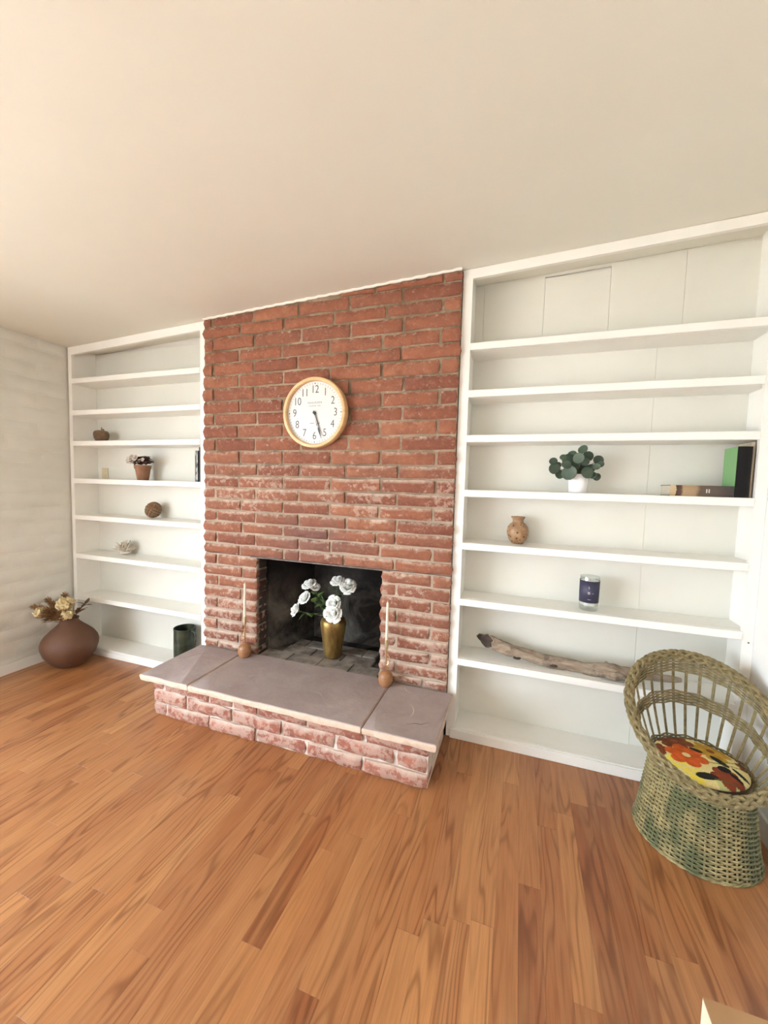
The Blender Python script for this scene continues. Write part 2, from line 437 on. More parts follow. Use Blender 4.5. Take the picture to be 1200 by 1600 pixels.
# ================================================================== THE FIREPLACE
FY = -.03; FX1 = 1.68; HZ = .2655
OX0, OX1, OZ = .428, 1.275, .9055
fp = thing('fireplace', 'red brick fireplace wall with a grey stone hearth between the white bookcases', 'fireplace', (.84, 0, 0))
# rows of bricks: mortar lines (heights) and joints (x) course by course
ZL = [2.381,2.309,2.226,2.148,2.070,1.989,1.907,1.827,1.750,1.668,1.584,1.503,1.427,1.348,1.274,1.198,1.123,1.052,.976,.9055,.831,.758,.684,.608,.534,.461,.386,.313]
JT = [[.069,.389,.713,1.044,1.358],[.293,.61,.95,1.267,1.581],[.082,.399,.732,1.055,1.367],[.284,.599,.919,1.248,1.572],[.079,.396,.71,1.041,1.358],
 [.28,.609,.926,1.248,1.578],[.086,.40,.717,1.055,1.377],[.29,.61,.932,1.253,1.578],[.09,.42,.741,1.056,1.375],[.276,.612,.935,1.244,1.573],
 [.099,.407,.737,1.052,1.37],[.291,.614,.943,1.252,1.573],[.094,.426,.731,1.04,1.361],[.282,.616,.942,1.26,1.576],[.093,.413,.729,1.044,1.356],
 [.30,.617,.938,1.253,1.565],[.107,.414,.731,1.051,1.361],[.31,.619,.933,1.24,1.356],[.107,.415,.733,.95,1.263,1.57],[.292,.625,.739,1.04,1.353],
 [.107,1.572],[.315,1.368],[.119,1.577],[.307,1.376],[.114,1.575],[.312,1.377],[.113,.328,1.577],[.287,1.378],[.119,1.542]]
def brick(mb, x0, x1, zb, zt, yf, yb, seed, rough=1., endround=(0, 0)):
    rough *= 1.4
    """one slumped brick: a pillowed, uneven face with worn arrises; zb, zt are functions of x"""
    nx = max(3, int(round((x1-x0)/.035))); nz = 4
    S = [0, .07, .5, .93, 1.] if nz == 4 else None
    grid = []
    for j in range(nz+1):
        t = S[j]; row = []
        for i in range(nx+1):
            s = i/nx
            if i == 1: s = min(s, .012/(x1-x0))
            if i == nx-1: s = max(s, 1-.012/(x1-x0))
            x = x0+(x1-x0)*s
            za, zz = zb(x), zt(x)
            wv = mnoise.noise(Vector((x*9, seed*5.7, t*1.5)))*.0045*rough
            zz_ = za+(zz-za)*t + wv*(1 if 0 < t < 1 else .8)
            edge = (j in (0, nz)) or (i in (0, nx))
            y = yf + (.010 if edge else 0) + (.0045 if (j in (1, nz-1) or i in (1, nx-1)) and not edge else 0)
            if j == 2: y -= .004
            y += mnoise.noise(Vector((x*22+seed*3.1, t*3.+seed, seed*1.9)))*.0055*rough
            for side, ii in ((0, 0), (1, nx)):
                if endround[side]:
                    d = abs(t-.5)*2; x += (1 if side == 0 else -1)*endround[side]*(d**2.4)*(1 if i == ii else (.5 if abs(i-ii) == 1 else 0))
            x += mnoise.noise(Vector((seed*2.2, t*4, s*2)))*.003*rough*(1 if i in (0, nx) else 0)
            row.append((x, y, zz_))
        grid.append(row)
    mb.patch(grid)
    # sides back into the wall
    per = [grid[0][i] for i in range(nx+1)] + [grid[j][nx] for j in range(1, nz+1)] + [grid[nz][i] for i in range(nx-1, -1, -1)] + [grid[j][0] for j in range(nz-1, 0, -1)]
    mb.quadstrip([[(p[0], yb, p[2]) for p in per], per], True, True, False)
brng = random.Random(3); G = .0075
def lay(xs, zb, zt, yf, yb, mat, tb, x_lo, x_hi, rough=1.):
    for i in range(len(xs)-1):
        a, c = xs[i], xs[i+1]
        if c-a < .02: continue
        ga = 0 if a <= x_lo else G; gc = 0 if c >= x_hi else G
        er = (.010 if a <= x_lo else .002, .010 if c >= x_hi else .002)
        ja = brng.uniform(-.005, .005) if a <= x_lo else 0; jc = brng.uniform(-.006, .004) if c >= x_hi else 0
        dy = brng.uniform(-.006, .004)
        mb = MB(); brick(mb, a+ga+ja, c-gc+jc, zb, zt, yf+dy, yb(a, c) if callable(yb) else yb, brng.uniform(0, 99), rough, er)
        mx = (a+c)/2
        piece('brick', mb, mat, fp, (mx, yf, (zb(mx)+zt(mx))/2), 50)
lim = lambda z: (lambda x: min(z, zc(x)-.012))
# course above row 0, cut off by the sloping ceiling
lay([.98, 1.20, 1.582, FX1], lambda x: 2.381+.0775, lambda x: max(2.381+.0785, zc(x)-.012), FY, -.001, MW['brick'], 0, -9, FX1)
for k in range(29):
    top = 2.381+.071 if k == 0 else ZL[k-1]-.006
    bot = ZL[k]+.006 if k < 28 else HZ-.002
    xs = [0]+JT[k]+[FX1]
    if k >= 20:
        left = [x for x in xs if x < OX0]+[OX0]; right = [OX1]+[x for x in xs if x > OX1]
        for row, lo, hi in ((left, 0, OX0), (right, OX1, FX1)):
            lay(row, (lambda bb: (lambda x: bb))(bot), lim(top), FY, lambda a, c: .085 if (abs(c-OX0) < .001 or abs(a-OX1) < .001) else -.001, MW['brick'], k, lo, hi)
    else:
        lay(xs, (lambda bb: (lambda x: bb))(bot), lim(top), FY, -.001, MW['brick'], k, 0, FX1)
# mortar behind the bricks, with the fire opening
b = MB(); y0, y1 = -.0165, .085
def core(x0, x1, z0, z1): b.box((x0, y0, z0), (x1, y1, z1))
core(.006, OX0-.007, HZ-.02, OZ); core(OX1+.007, FX1-.006, HZ-.02, OZ)
b.hexa([(.006,y0,OZ+.004),(FX1-.006,y0,OZ+.004),(FX1-.006,y1,OZ+.004),(.006,y1,OZ+.004)],
       [(.006,y0,zc(.006)-.003),(FX1-.006,y0,zc(FX1)-.003),(FX1-.006,y1,zc(FX1)-.003),(.006,y1,zc(.006)-.003)])
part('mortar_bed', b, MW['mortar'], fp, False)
b = MB(); b.box((OX0-.05, FY+.004, OZ-.0045), (OX1+.05, .085, OZ+.003)); part('lintel', b, MW['iron'], fp, False)
# bead of white caulk where the brick meets the ceiling
b = MB(); path = []; rad = []
for i in range(70):
    x = .002+(FX1-.01)*i/69; path.append((x, FY+.004+.004*math.sin(i*2.1), zc(x)-.004)); rad.append(.0075+.003*mnoise.noise(Vector((x*14, 3, 1))))
b.tube(path, rad, 6); part('caulk_bead', b, MW['caulk'], fp)
# firebox: splayed sides, back, smoke shelf
b = MB(); yb_, xa, xb = .43, .60, 1.13; zt = 1.02; th = .05
def wallseg(p, q, z0, z1):
    dx, dy = q[0]-p[0], q[1]-p[1]; L = math.hypot(dx, dy); nx, ny = -dy/L*th, dx/L*th
    b.hexa([(p[0],p[1],z0),(q[0],q[1],z0),(q[0]+nx,q[1]+ny,z0),(p[0]+nx,p[1]+ny,z0)], [(p[0],p[1],z1),(q[0],q[1],z1),(q[0]+nx,q[1]+ny,z1),(p[0]+nx,p[1]+ny,z1)])
wallseg((OX0+.012, .086), (xa, yb_), HZ-.05, zt); wallseg((xb, yb_), (OX1-.012, .086), HZ-.05, zt); wallseg((xa, yb_), (xb, yb_), HZ-.05, zt)
b.box((OX0-.02, .086, zt), (OX1+.02, yb_+.06, zt+.05))
b.box((OX0-.03, .088, HZ-.05), (OX0+.008, .13, zt)); b.box((OX1-.008, .088, HZ-.05), (OX1+.03, .13, zt))
fb = part('firebox', b, MW['soot'], fp, False)
# firebricks on the firebox floor, laid askew
b = MB(); b.box((OX0-.02, -.015, .10), (OX1+.02, yb_+.05, HZ-.016)); part('firebox_bed', b, MW['soot'], fp, False)
ang = math.radians(0); bw, bl = .115, .23
for j in range(4):
    for i in range(5):
        x0 = OX0+.004 + (i-(.5 if j % 2 else 0))*.2145; y0 = -.012 + j*bw
        x1 = min(x0+.21, OX1-.004); x0 = max(x0, OX0+.004)
        y1 = y0+bw-.005
        # keep inside the splayed sides
        tt = max(0, (y1-.086)/(yb_-.086)); lo = OX0+.004+(.17)*tt; hi = OX1-.004-(.145)*tt
        x0, x1 = max(x0, lo), min(x1, hi)
        if x1-x0 < .04 or y1 > yb_: continue
        mb = MB(); chamfer_box(mb, (x0, y0, HZ-.045), (x1, y1, HZ-.004+brng.uniform(-.004, .002)), .004)
        piece('firebrick', mb, MW['ash'], fp, ((x0+x1)/2, (y0+y1)/2, HZ-.02), False)
# raised hearth: core, three courses of brick on front and ends, three flagstones on top
HX0, HX1, HYF = .007, 1.673, -.438
b = MB(); b.box((HX0+.012, HYF+.014, 0.0), (HX1-.004, -.02, HZ-.036)); part('hearth_core', b, MW['hmortar'], fp, False)
HR = [(.001, .069), (.074, .147), (.152, .2245)]
HJ = [[.107,.421,.732,1.037,1.35],[.257,.575,.892,1.201,1.512],[.09,.418,.579,.739,1.042,1.356]]
for (za, zb_), js in zip(HR, HJ):
    lay([HX0]+js+[HX1], (lambda q: (lambda x: q))(za), (lambda q: (lambda x: q))(zb_), HYF, HYF+.10, MW['hbrick'], 0, HX0, HX1, 1.5)
    # left end of the hearth
    for (ya, yb2) in ((HYF+.105, -.21), (-.205, -.03)):
        mb = MB(); brick(mb, -yb2, -ya, (lambda q: (lambda x: q))(za), (lambda q: (lambda x: q))(zb_), HX0, HX0+.06, brng.uniform(0, 99), 1.2)
        mb.v = [(v[1], -v[0], v[2]) for v in mb.v]; mb.f = [tuple(reversed(q)) for q in mb.f]
        piece('brick', mb, MW['hbrick'], fp, (HX0, (ya+yb2)/2, (za+zb_)/2), 50)
def slabstone(x0, x1, y0, y1, seed):
    pts = []
    def side(a, c, n):
        for i in range(n):
            t = i/n; p = Vector(a).lerp(Vector(c), t); pts.append(p)
    side((x0,y0), (x1,y0), 26); side((x1,y0), (x1,y1), 10); side((x1,y1), (x0,y1), 26); side((x0,y1), (x0,y0), 10)
    cx_, cy_ = (x0+x1)/2, (y0+y1)/2
    rings = []
    for (z, ins, jit) in ((HZ-.036, .006, .007), (HZ-.030, .001, .006), (HZ-.010, .0, .005), (HZ-.003, .002, .003), (HZ, .006, .002)):
        ring = []
        for i, p in enumerate(pts):
            n = mnoise.noise(Vector((p.x*16, p.y*16, z*60+seed)))*jit
            dx = -1 if p.x < cx_ else 1; dy = -1 if p.y < cy_ else 1
            ex = abs(p.x-x0) < 1e-6 or abs(p.x-x1) < 1e-6; ey = abs(p.y-y0) < 1e-6 or abs(p.y-y1) < 1e-6
            x = p.x - dx*ins*ex + (n*ex if (abs(p.x+.02) < .01 or abs(p.x-1.716) < .01) else -dx*.0004*ex)
            y = p.y - dy*ins*ey + n*ey*(1 if dy < 0 else 0)
            ring.append((x, y, z))
        rings.append(ring)
    mb = MB(); mb.quadstrip(rings, True, True, True)
    return piece('stone_slab', mb, MW['slab'], fp, (cx_, cy_, HZ), 35)
s1 = slabstone(-.0195, .3295, -.499, FY-.006, 1); s2 = slabstone(.3345, 1.3605, -.499, FY+.012, 2); s3 = slabstone(1.3655, 1.716, -.499, FY-.006, 3)
MW['scratch'] = M('pale_scratch', (.55,.47,.42), None, rough=.7); MW['crack'] = M('dark_crack', (.075,.055,.05), None, rough=.9)
def streak(root, pts, r, mat, nm):
    b = MB(); P = [(x, y, HZ+.0004) for x, y in pts]; n = len(P)
    grid = [[], []]
    for i, p in enumerate(P):
        a = Vector(P[max(0, i-1)]); c = Vector(P[min(n-1, i+1)]); t = (c-a).normalized(); q = Vector((-t.y, t.x, 0))*r*(1-abs(2*i/(n-1)-1)**2*.8)
        grid[0].append(tuple(Vector(p)-q)); grid[1].append(tuple(Vector(p)+q))
    b.patch([list(x) for x in zip(*grid)]); part(nm, b, mat, root, False)
def arc(cx_, cy_, r, a0, a1, n=9): return [(cx_+r*math.cos(math.radians(a0+(a1-a0)*i/(n-1))), cy_+r*math.sin(math.radians(a0+(a1-a0)*i/(n-1)))) for i in range(n)]
streak(s3, arc(1.46, -.30, .10, -20, 50), .0022, MW['scratch'], 'scratch')
streak(s3, arc(1.50, -.06, .05, 180, 290), .002, MW['scratch'], 'scratch')
streak(s3, [(1.55, -.40), (1.59, -.375), (1.62, -.372), (1.65, -.345)], .0022, MW['crack'], 'crack')
streak(s2, arc(.62, -.30, .04, 60, 190), .0016, MW['scratch'], 'scratch')
streak(s2, arc(1.02, -.36, .06, 20, 120), .0012, MW['scratch'], 'scratch')
streak(s1, [(.03, -.26), (.06, -.22), (.075, -.17), (.13, -.13)], .002, MW['crack'], 'crack')

# ================================================================== THE BOOKCASES
SZ = [2.142, 1.9005, 1.667, 1.379, 1.0943, .787, .4535]; ST = .037
def bookcase(x0, x1, si0, si1, label, panels, outer):
    """x0..x1 outer limits; si0, si1 inner edges of the two stiles"""
    root = thing('built_in_bookcase', label, 'bookcase', ((x0+x1)/2, 0, 0))
    P = MW['paint']
    # backs: boards with open seams
    for (a, c, z0, z1, dy) in panels:
        b = MB(); chamfer_box(b, (a+.0004, YB+dy, z0), (c-.0004, YB+.0185, z1), .0007)
        part('back_board', b, MW['panel'], root, False)
    def upright(a, c, ya, yb2, nm):
        b = MB(); b.hexa([(a,ya,0),(c,ya,0),(c,yb2,0),(a,yb2,0)], [(a,ya,zc(a)-.002),(c,ya,zc(c)-.002),(c,yb2,zc(c)-.002),(a,yb2,zc(a)-.002)]); part(nm, b, P, root, False)
    upright(x0, si0, .0, .022, 'stile'); upright(si1, x1, .0, .022, 'stile')
    sa, sb_ = (outer[0] if outer[0] is not None else si0-.004), (outer[1] if outer[1] is not None else si1+.004)
    upright(min(sa-.018, x0+.0), sa, .0225, YB, 'side_panel'); upright(sb_, max(sb_+.018, x1), .0225, YB, 'side_panel')
    rf = lambda x: 2.384+.048*x
    b = MB(); slab_x(b, si0, si1, .0, .022, rf, lambda x: zc(x)-.002); part('top_rail', b, P, root, False)
    for z in SZ:
        b = MB(); chamfer_box(b, (si0+.0005, -.005, z-ST), (si1-.0005, .0222, z), .0025)
        b.box((sa+.0006, .0224, z-ST), (sb_-.0006, YB-.001, z))
        part('shelf', b, P, root, False)
    b = MB(); chamfer_box(b, (si0+.0005, -.004, .018), (si1-.0005, .0222, .0565), .002); b.box((sa+.0006, .0224, .02), (sb_-.0006, YB-.001, .0565)); part('base_shelf', b, P, root, False)
    return root
lb = bookcase(XL+.001, .003, -1.294, -.048, 'white built-in bookcase left of the brick fireplace, in the block wall corner', [(-1.33, -.0, 0, zc(-1.33)-.003, 0)], (None, None))
zz = 2.13
rb = bookcase(1.678, XR-.001, 1.727, 2.970, 'white built-in bookcase right of the brick fireplace, holding driftwood and a plant',
    [(1.70, 2.6155, 0, zz, 0), (2.6155, XR-.002, 0, zz, .001),
     (1.70, 1.769, zz, 2.51, .001), (1.769, 2.081, zz, 2.519, .0), (2.081, 2.392, zz, 2.512, .002), (2.392, 2.712, zz, 2.545, .001), (2.712, XR-.002, zz, 2.556, 0)], (None, 2.9975))
b = MB(); slab_x(b, 1.70, XR-.002, YB+.004, YB+.0185, lambda x: 2.50+(x-1.7)*.044, lambda x: zc(x)-.001); part('back_filler', b, MW['panel'], rb, False)
# toe boards in front of the bases
b = MB(); chamfer_box(b, (1.70, -.016, 0), (XR-.016, -.0045, .052), .003); part('toe_board', b, MW['paint'], rb, False)
b = MB(); chamfer_box(b, (XL+.016, -.014, 0), (-.03, -.0045, .045), .003); part('toe_board', b, MW['paint'], lb, False)

# ================================================================== THINGS ON THE WALL
def text_mesh(s, size, extrude=.0006, align='CENTER', spacing=1.0, thin=0):
    cu = bpy.data.curves.new('lettering', 'FONT'); cu.body = s; cu.size = size; cu.align_x = align; cu.align_y = 'CENTER'; cu.extrude = extrude; cu.space_character = spacing; cu.offset = -thin
    o = bpy.data.objects.new('lettering_source', cu); C.objects.link(o)
    dg = bpy.context.evaluated_depsgraph_get(); me = bpy.data.meshes.new_from_object(o.evaluated_get(dg))
    bpy.data.objects.remove(o); bpy.data.curves.remove(cu)
    me.name = 'lettering'
    return me
# --- wall clock
CLK = (.852, -.052, 1.802); CR = .205
clock = thing('wall_clock', 'round wall clock with a pale wooden rim and white dial on the brick', 'clock', CLK)
MW['ash_wood'] = M('pale_clock_wood', (.70,.47,.24), (.60,.37,.17), 14, .42, stretch=(1,1,6))
MW['dial'] = M('white_dial', (.66,.655,.63), None, rough=.45)
MW['ink'] = M('grey_numerals', (.05,.052,.058), None, rough=.5); MW['faint'] = M('faint_print', (.27,.24,.23), None, rough=.5)
MW['black'] = M('black_hand', (.02,.02,.022), None, rough=.4)
b = MB(); n = 72; rings = []
prof = [(CR-.006,.025),(CR-.001,.015),(CR,-.020),(CR-.004,-.028),(CR-.012,-.031),(CR-.020,-.029),(CR-.0235,-.022),(CR-.0245,-.006)]
for i in range(n):
    a = 2*PI*i/n; rings.append([(r*math.cos(a), y, r*math.sin(a)) for (r, y) in prof])
b.quadstrip(rings, True, loop=True); part('rim', b, MW['ash_wood'], clock, True, False)
b = MB(); b.quadstrip([[((CR-.022)*math.cos(-2*PI*i/n), y, (CR-.022)*math.sin(-2*PI*i/n)) for i in range(n)] for y in (.020, -.008)], True, True, True)
dial = part('dial', b, MW['dial'], clock, 30, False)
DF = -.0085
for h in range(1, 13):
    a = PI/2 - h*PI/6; rr = .134
    me = text_mesh(str(h), .060, .0004, thin=.0005); me.materials.append(MW['ink'])
    o = link('numeral', me, dial, (rr*math.cos(a), DF, rr*math.sin(a)), (PI/2, 0, 0)); o.scale = (.88, 1.06, 1)
for i in range(60):
    a = 2*PI*i/60; big = i % 15 == 0
    b = MB(); r0, r1, wd = (.166, .173, .0028) if big else (.163, .174, .0008)
    d = Vector((math.cos(a), 0, math.sin(a))); q = Vector((-math.sin(a), 0, math.cos(a)))*wd
    p = [d*r0-q, d*r0+q, d*r1+q, d*r1-q]
    b.hexa([(v.x, DF-.0006, v.z) for v in p], [(v.x, DF+.0004, v.z) for v in p])
    part('hour_dot' if big else 'minute_mark', b, MW['ink'] if big else MW['faint'], dial, False, False)
for (s, z, sz, sp_) in (('FAULKNER', .058, .0165, 1.25), ('CLOCK CO.', .040, .0125, 1.25)):
    me = text_mesh(s, sz, .0003, 'CENTER', sp_); me.materials.append(MW['faint']); link('lettering', me, dial, (0, DF, z), (PI/2, 0, 0))
for (xa_, xb2_) in ((-.030, -.004), (.022, .034)):          # a line of print too small to read
    b = MB(); b.box((xa_, DF-.0003, -.0615), (xb2_, DF+.0003, -.0575)); part('small_print', b, MW['faint'], dial, False, False)
def hand(nm, ang, L, wd, y):
    root_d = Vector((math.sin(ang), 0, math.cos(ang))); q = Vector((math.cos(ang), 0, -math.sin(ang)))
    st = [(-.012, .5), (.0, .7), (L*.62, 1.), (L*.66, 1.25), (L*.70, 1.25), (L, .08)]
    b = MB(); rings = []
    for (d, k) in st:
        c = root_d*d; rings.append([(c.x-q.x*wd*k, y, c.z-q.z*wd*k), (c.x+q.x*wd*k, y, c.z+q.z*wd*k), (c.x+q.x*wd*k, y-.0012, c.z+q.z*wd*k), (c.x-q.x*wd*k, y-.0012, c.z-q.z*wd*k)])
    b.quadstrip(rings, True, True, True); h = part(nm, b, MW['black'], clock, False, False)
    b = MB(); rings = []
    for d in (L*.10, L*.58):                            # pale inlay along the hand
        c = root_d*d; rings.append([(c.x-q.x*wd*.45, y-.0014, c.z-q.z*wd*.45), (c.x+q.x*wd*.45, y-.0014, c.z+q.z*wd*.45), (c.x+q.x*wd*.45, y-.0019, c.z+q.z*wd*.45), (c.x-q.x*wd*.45, y-.0019, c.z-q.z*wd*.45)])
    b.quadstrip(rings, True, True, True); part('inlay', b, MW['dial'], h, False, False)
hand('hour_hand', math.radians(163.5), .100, .0055, -.012); hand('minute_hand', math.radians(162), .158, .0045, -.016)
b = MB(); b.quadstrip([[(.008*math.cos(-2*PI*i/16), y, .008*math.sin(-2*PI*i/16)) for i in range(16)] for y in (-.009, -.020)], True, True, True); part('hub', b, MW['black'], clock, 30, False)
# --- socket plate low on the back of the left bookcase, nail in the right stile
b = MB(); chamfer_box(b, (-1.248, YB-.0065, 1.381), (-1.178, YB-.0005, 1.470), .002)
ol = thing('outlet_plate', 'cream socket plate on the back of the left bookcase', 'outlet', (-1.213, YB-.0005, 1.381))
MW['cream'] = M('cream_plastic', (.60,.52,.36), None, rough=.4)
part('plate', b, MW['cream'], ol, False)
for z in (1.405, 1.445):
    b = MB(); chamfer_box(b, (-1.228, YB-.0085, z-.012), (-1.198, YB-.006, z+.012), .001); part('socket', b, MW['cream'], ol, False)
b = MB(); b.tube([(2.992, .001, .742), (2.992, -.004, .742), (2.992, -.0055, .742)], [.0022, .0022, .0036], 8)
single('nail', b, M('nail_steel', (.12,.11,.11), None, rough=.4, metal=.8), 'small dark nail head in the white stile above the wicker chair', 'nail', (2.992, 0, .742))

# ================================================================== THINGS ON THE HEARTH
MW['holder_wood'] = M('turned_wood', (.36,.175,.078), (.27,.12,.05), 18, .42, stretch=(1,1,5))
MW['brass'] = M('brass_rod', (.62,.40,.20), None, rough=.3, metal=1)
MW['brass_pale'] = M('pale_brass_cup', (.72,.60,.38), None, rough=.35, metal=.9)
MW['wax'] = M('ivory_wax', (.78,.70,.52), None, rough=.45)
def candlestick(x, y, label, clabel, hdl):
    t = thing('candlestick', label, 'candlestick', (x, y, HZ+.0005))
    b = MB(); b.lathe([(.001,0),(.026,0),(.036,.012),(.0405,.03),(.0405,.052),(.037,.068),(.028,.079),(.016,.085),(.001,.087)], n=28); part('base', b, MW['holder_wood'], t, True, False)
    b = MB(); b.tube([(0,0,.084), (0,0,.205)], .0042, 10); part('rod', b, MW['brass'], t, True, False)
    b = MB(); P = []
    for i in range(15):
        a = PI*.5 + PI*1.0*i/14; P.append((hdl*math.cos(a)*.021, .0, .150+.031*math.sin(a)))
    b.tube(P, .0032, 8); part('finger_loop', b, MW['brass'], t, True, False)
    b = MB(); b.lathe([(.002,.198),(.006,.202),(.0095,.212),(.0105,.230),(.0115,.262),(.0118,.265),(.0088,.265),(.0088,.240),(.001,.239)], n=16); part('cup', b, MW['brass_pale'], t, True, False)
    c = thing('taper_candle', clabel, 'candle', (x, y, HZ+.2405))
    b = MB(); b.lathe([(.001,0),(.0082,0),(.0078,.10),(.0072,.18),(.0066,.232),(.003,.238),(.001,.238)], n=14); part('wax', b, MW['wax'], c, True, False)
    b = MB(); b.tube([(0,0,.236), (.0006,0,.242), (.001,.0005,.247)], .0012, 6); part('wick', b, MW['wax'], c, True, False)
candlestick(.382, -.084, 'wooden ball candlestick with brass rod on the hearth left of the fire opening', 'ivory taper candle left of the fire opening', 1)
candlestick(1.343, -.090, 'wooden ball candlestick with brass rod on the hearth right of the fire opening', 'ivory taper candle right of the fire opening', -1)

# --- brass vase with white roses in the firebox
VX, VY = .895, .150
vs = thing('brass_vase', 'tapered antique brass vase standing inside the fireplace', 'vase', (VX, VY, HZ-.002))
tb = NT('antique_brass'); p = tb.obj()
cc = tb.mix(tb.ramp(tb.noise(tb.vec(p, (1,1,.35)), 16, 4, .6), [(.35, 0.), (.65, 1.)]), (.40,.265,.085), (.20,.115,.035))
tb.bump(tb.noise(p, 60, 3), .1, .003); MW['abrass'] = tb.done(cc, tb.ramp(tb.noise(p, 20, 3), [(.3, .32), (.7, .5)]), .75)
b = MB(); b.lathe([(.001,0),(.052,0),(.056,.006),(.062,.05),(.070,.11),(.078,.165),(.083,.205),(.0845,.225),(.080,.243),(.068,.256),(.052,.262),(.046,.268),(.045,.280),(.048,.286),(.044,.287),(.040,.280),(.040,.255),(.001,.25)], n=40)
part('body', b, MW['abrass'], vs, True, False)
MW['petal'] = M('white_petal', (.86,.85,.82), (.80,.80,.76), 30, .55); MW['stem'] = M('green_stem', (.075,.13,.035), (.05,.09,.025), 20, .55)
MW['leaf'] = M('rose_leaf', (.10,.17,.04), (.055,.105,.028), 25, .5)
def petal(mb, c, ax, R_, a0, open_, wdt, h, cup=.35):
    """one rose petal wrapped round the axis ax through c"""
    ax = Vector(ax).normalized(); u = ax.orthogonal().normalized(); v = ax.cross(u)
    grid = []
    for j in range(5):
        t = j/4; row = []
        for i in range(6):
            s = (i/5-.5)*2
            ww = wdt*math.sin(PI*(.22+.62*t))**.6 if t < .95 else wdt*.55
            a = a0 + s*ww
            r = R_*(.30+.70*t**.7) + open_*t**2.2
            zz_ = h*(t - .12*s*s*t) - open_*.6*t**3
            p = Vector(c) + (u*math.cos(a)+v*math.sin(a))*r + ax*zz_
            row.append(tuple(p))
        grid.append(row)
    mb.patch(grid)
def rose(head, r, label, tilt, droop=0, leaves=2):
    hx, hy, hz = head
    t = thing('rose', label, 'flower', (VX, VY, HZ+.17), 'white roses in the brass vase')
    ax = Vector(tilt).normalized(); c = Vector(head) - ax*r*.75
    b = MB()
    b.sphere(tuple(Vector(c)+ax*r*.65), r*.42, 10, 7)
    for (n_, R_, op, hh, w_) in ((3, .34, .0, 1.45, 1.0), (4, .56, .06, 1.40, .85), (5, .80, .22, 1.28, .80), (6, .95, .46, 1.05, .72)):
        ph = R(0, 6)
        for k in range(n_): petal(b, c, ax, r*R_, ph+2*PI*k/n_+R(-.1, .1), r*op*R(.8, 1.3), w_, r*hh*R(.94, 1.06))
    o = part('bloom', b, MW['petal'], t); md = o.modifiers.new('thickness', 'SOLIDIFY'); md.thickness = .0012
    b = MB()                                                  # calyx and stem down into the vase
    p0 = Vector((VX+(hx-VX)*.10, VY+(hy-VY)*.10, HZ+.262)); p00 = Vector((VX-(hx-VX)*.04, VY, HZ+.19))
    mid = (p0+c)/2 + Vector((0, 0, .04-droop))
    P = [p00] + [((1-s)**2)*p0 + 2*s*(1-s)*mid + s*s*c for s in [i/8 for i in range(9)]]
    b.tube(P, [.0028]*8+[.004, .0085], 7); st = part('stem', b, MW['stem'], t)
    for k in range(leaves+2):
        s = .18+.20*k+R(-.06, .06); q = ((1-s)**2)*p0 + 2*s*(1-s)*mid + s*s*c
        leafshape(q, Vector((R(-1, 1), R(-.9, .1), R(-.3, .8))), R(.055, .080), R(.022, .032), t, MW['leaf'])
def leafshape(q, d, L, wd, root, mat, nm='leaf', curl=.2, round_=False):
    d = Vector(d).normalized(); sd = d.cross(Vector((0,0,1)));
    if sd.length < .1: sd = Vector((1,0,0))
    sd.normalize(); nn = sd.cross(d); grid = []
    for i in range(7):
        t = i/6; wv = wd*(math.sin(PI*t)**.5 if round_ else math.sin(PI*t**.8)**.9) if 0 < i < 6 else .0006
        c = Vector(q) + d*L*t - nn*curl*L*t*t
        grid.append([tuple(c - sd*wv + nn*wv*.25), tuple(c), tuple(c + sd*wv + nn*wv*.25)])
    b = MB(); b.patch(grid); o = part(nm, b, mat, root); md = o.modifiers.new('thickness', 'SOLIDIFY'); md.thickness = .0007
    return o
rose((.735, .10, .735), .036, 'white rose topmost on the left of the brass vase', (-.2, -.5, .9))
rose((.778, .11, .722), .026, 'small half-open white rose beside the topmost left rose', (.5, -.4, .7), leaves=1)
rose((.705, .095, .643), .033, 'white rose just below the topmost left rose', (-.3, -.7, .6))
rose((.640, .095, .557), .034, 'white rose hanging lowest at the far left of the brass vase', (-.6, -.6, .5), .05)
rose((.935, .11, .778), .034, 'white rose highest above the brass vase', (-.1, -.5, .9), leaves=3)
rose((1.009, .11, .750), .039, 'white rose at the far right above the brass vase', (.3, -.7, .6), leaves=3)
rose((.924, .085, .634), .040, 'white rose above another one over the rim of the brass vase', (0, -.85, .5))
rose((.928, .070, .577), .044, 'full white rose lying on the rim of the brass vase', (.05, -.95, .3), leaves=3)

# ================================================================== CORNER POT WITH DRIED FLOWERS
PX, PY = -1.098, -.186; PS = .93
pot = thing('clay_pot', 'large squat brown clay pot on the floor in the left corner', 'pot', (PX, PY, 0))
MW['clay'] = M('brown_clay', (.135,.060,.031), (.105,.045,.023), 6, .62, 0, .25, 40)
b = MB(); b.lathe([(.001,0),(.085,0),(.100,.008),(.138,.045),(.172,.098),(.188,.150),(.190,.180),(.182,.212),(.160,.248),(.125,.285),(.090,.318),(.066,.343),(.058,.360),(.060,.372),(.064,.378),(.058,.379),(.050,.368),(.050,.345),(.001,.34)], n=56); b.v = [(x*PS, y*PS, z*PS) for x, y, z in b.v]
part('body', b, MW['clay'], pot, True, False)
MW['plume'] = M('dried_plume', (.33,.19,.085), (.20,.10,.045), 30, .9); MW['dryleaf'] = M('dried_leaf', (.185,.10,.04), (.12,.06,.025), 30, .8)
MW['creamf'] = M('cream_flower', (.74,.62,.36), (.64,.50,.26), 40, .7)
MOUTH = Vector((PX, PY, .365*PS))
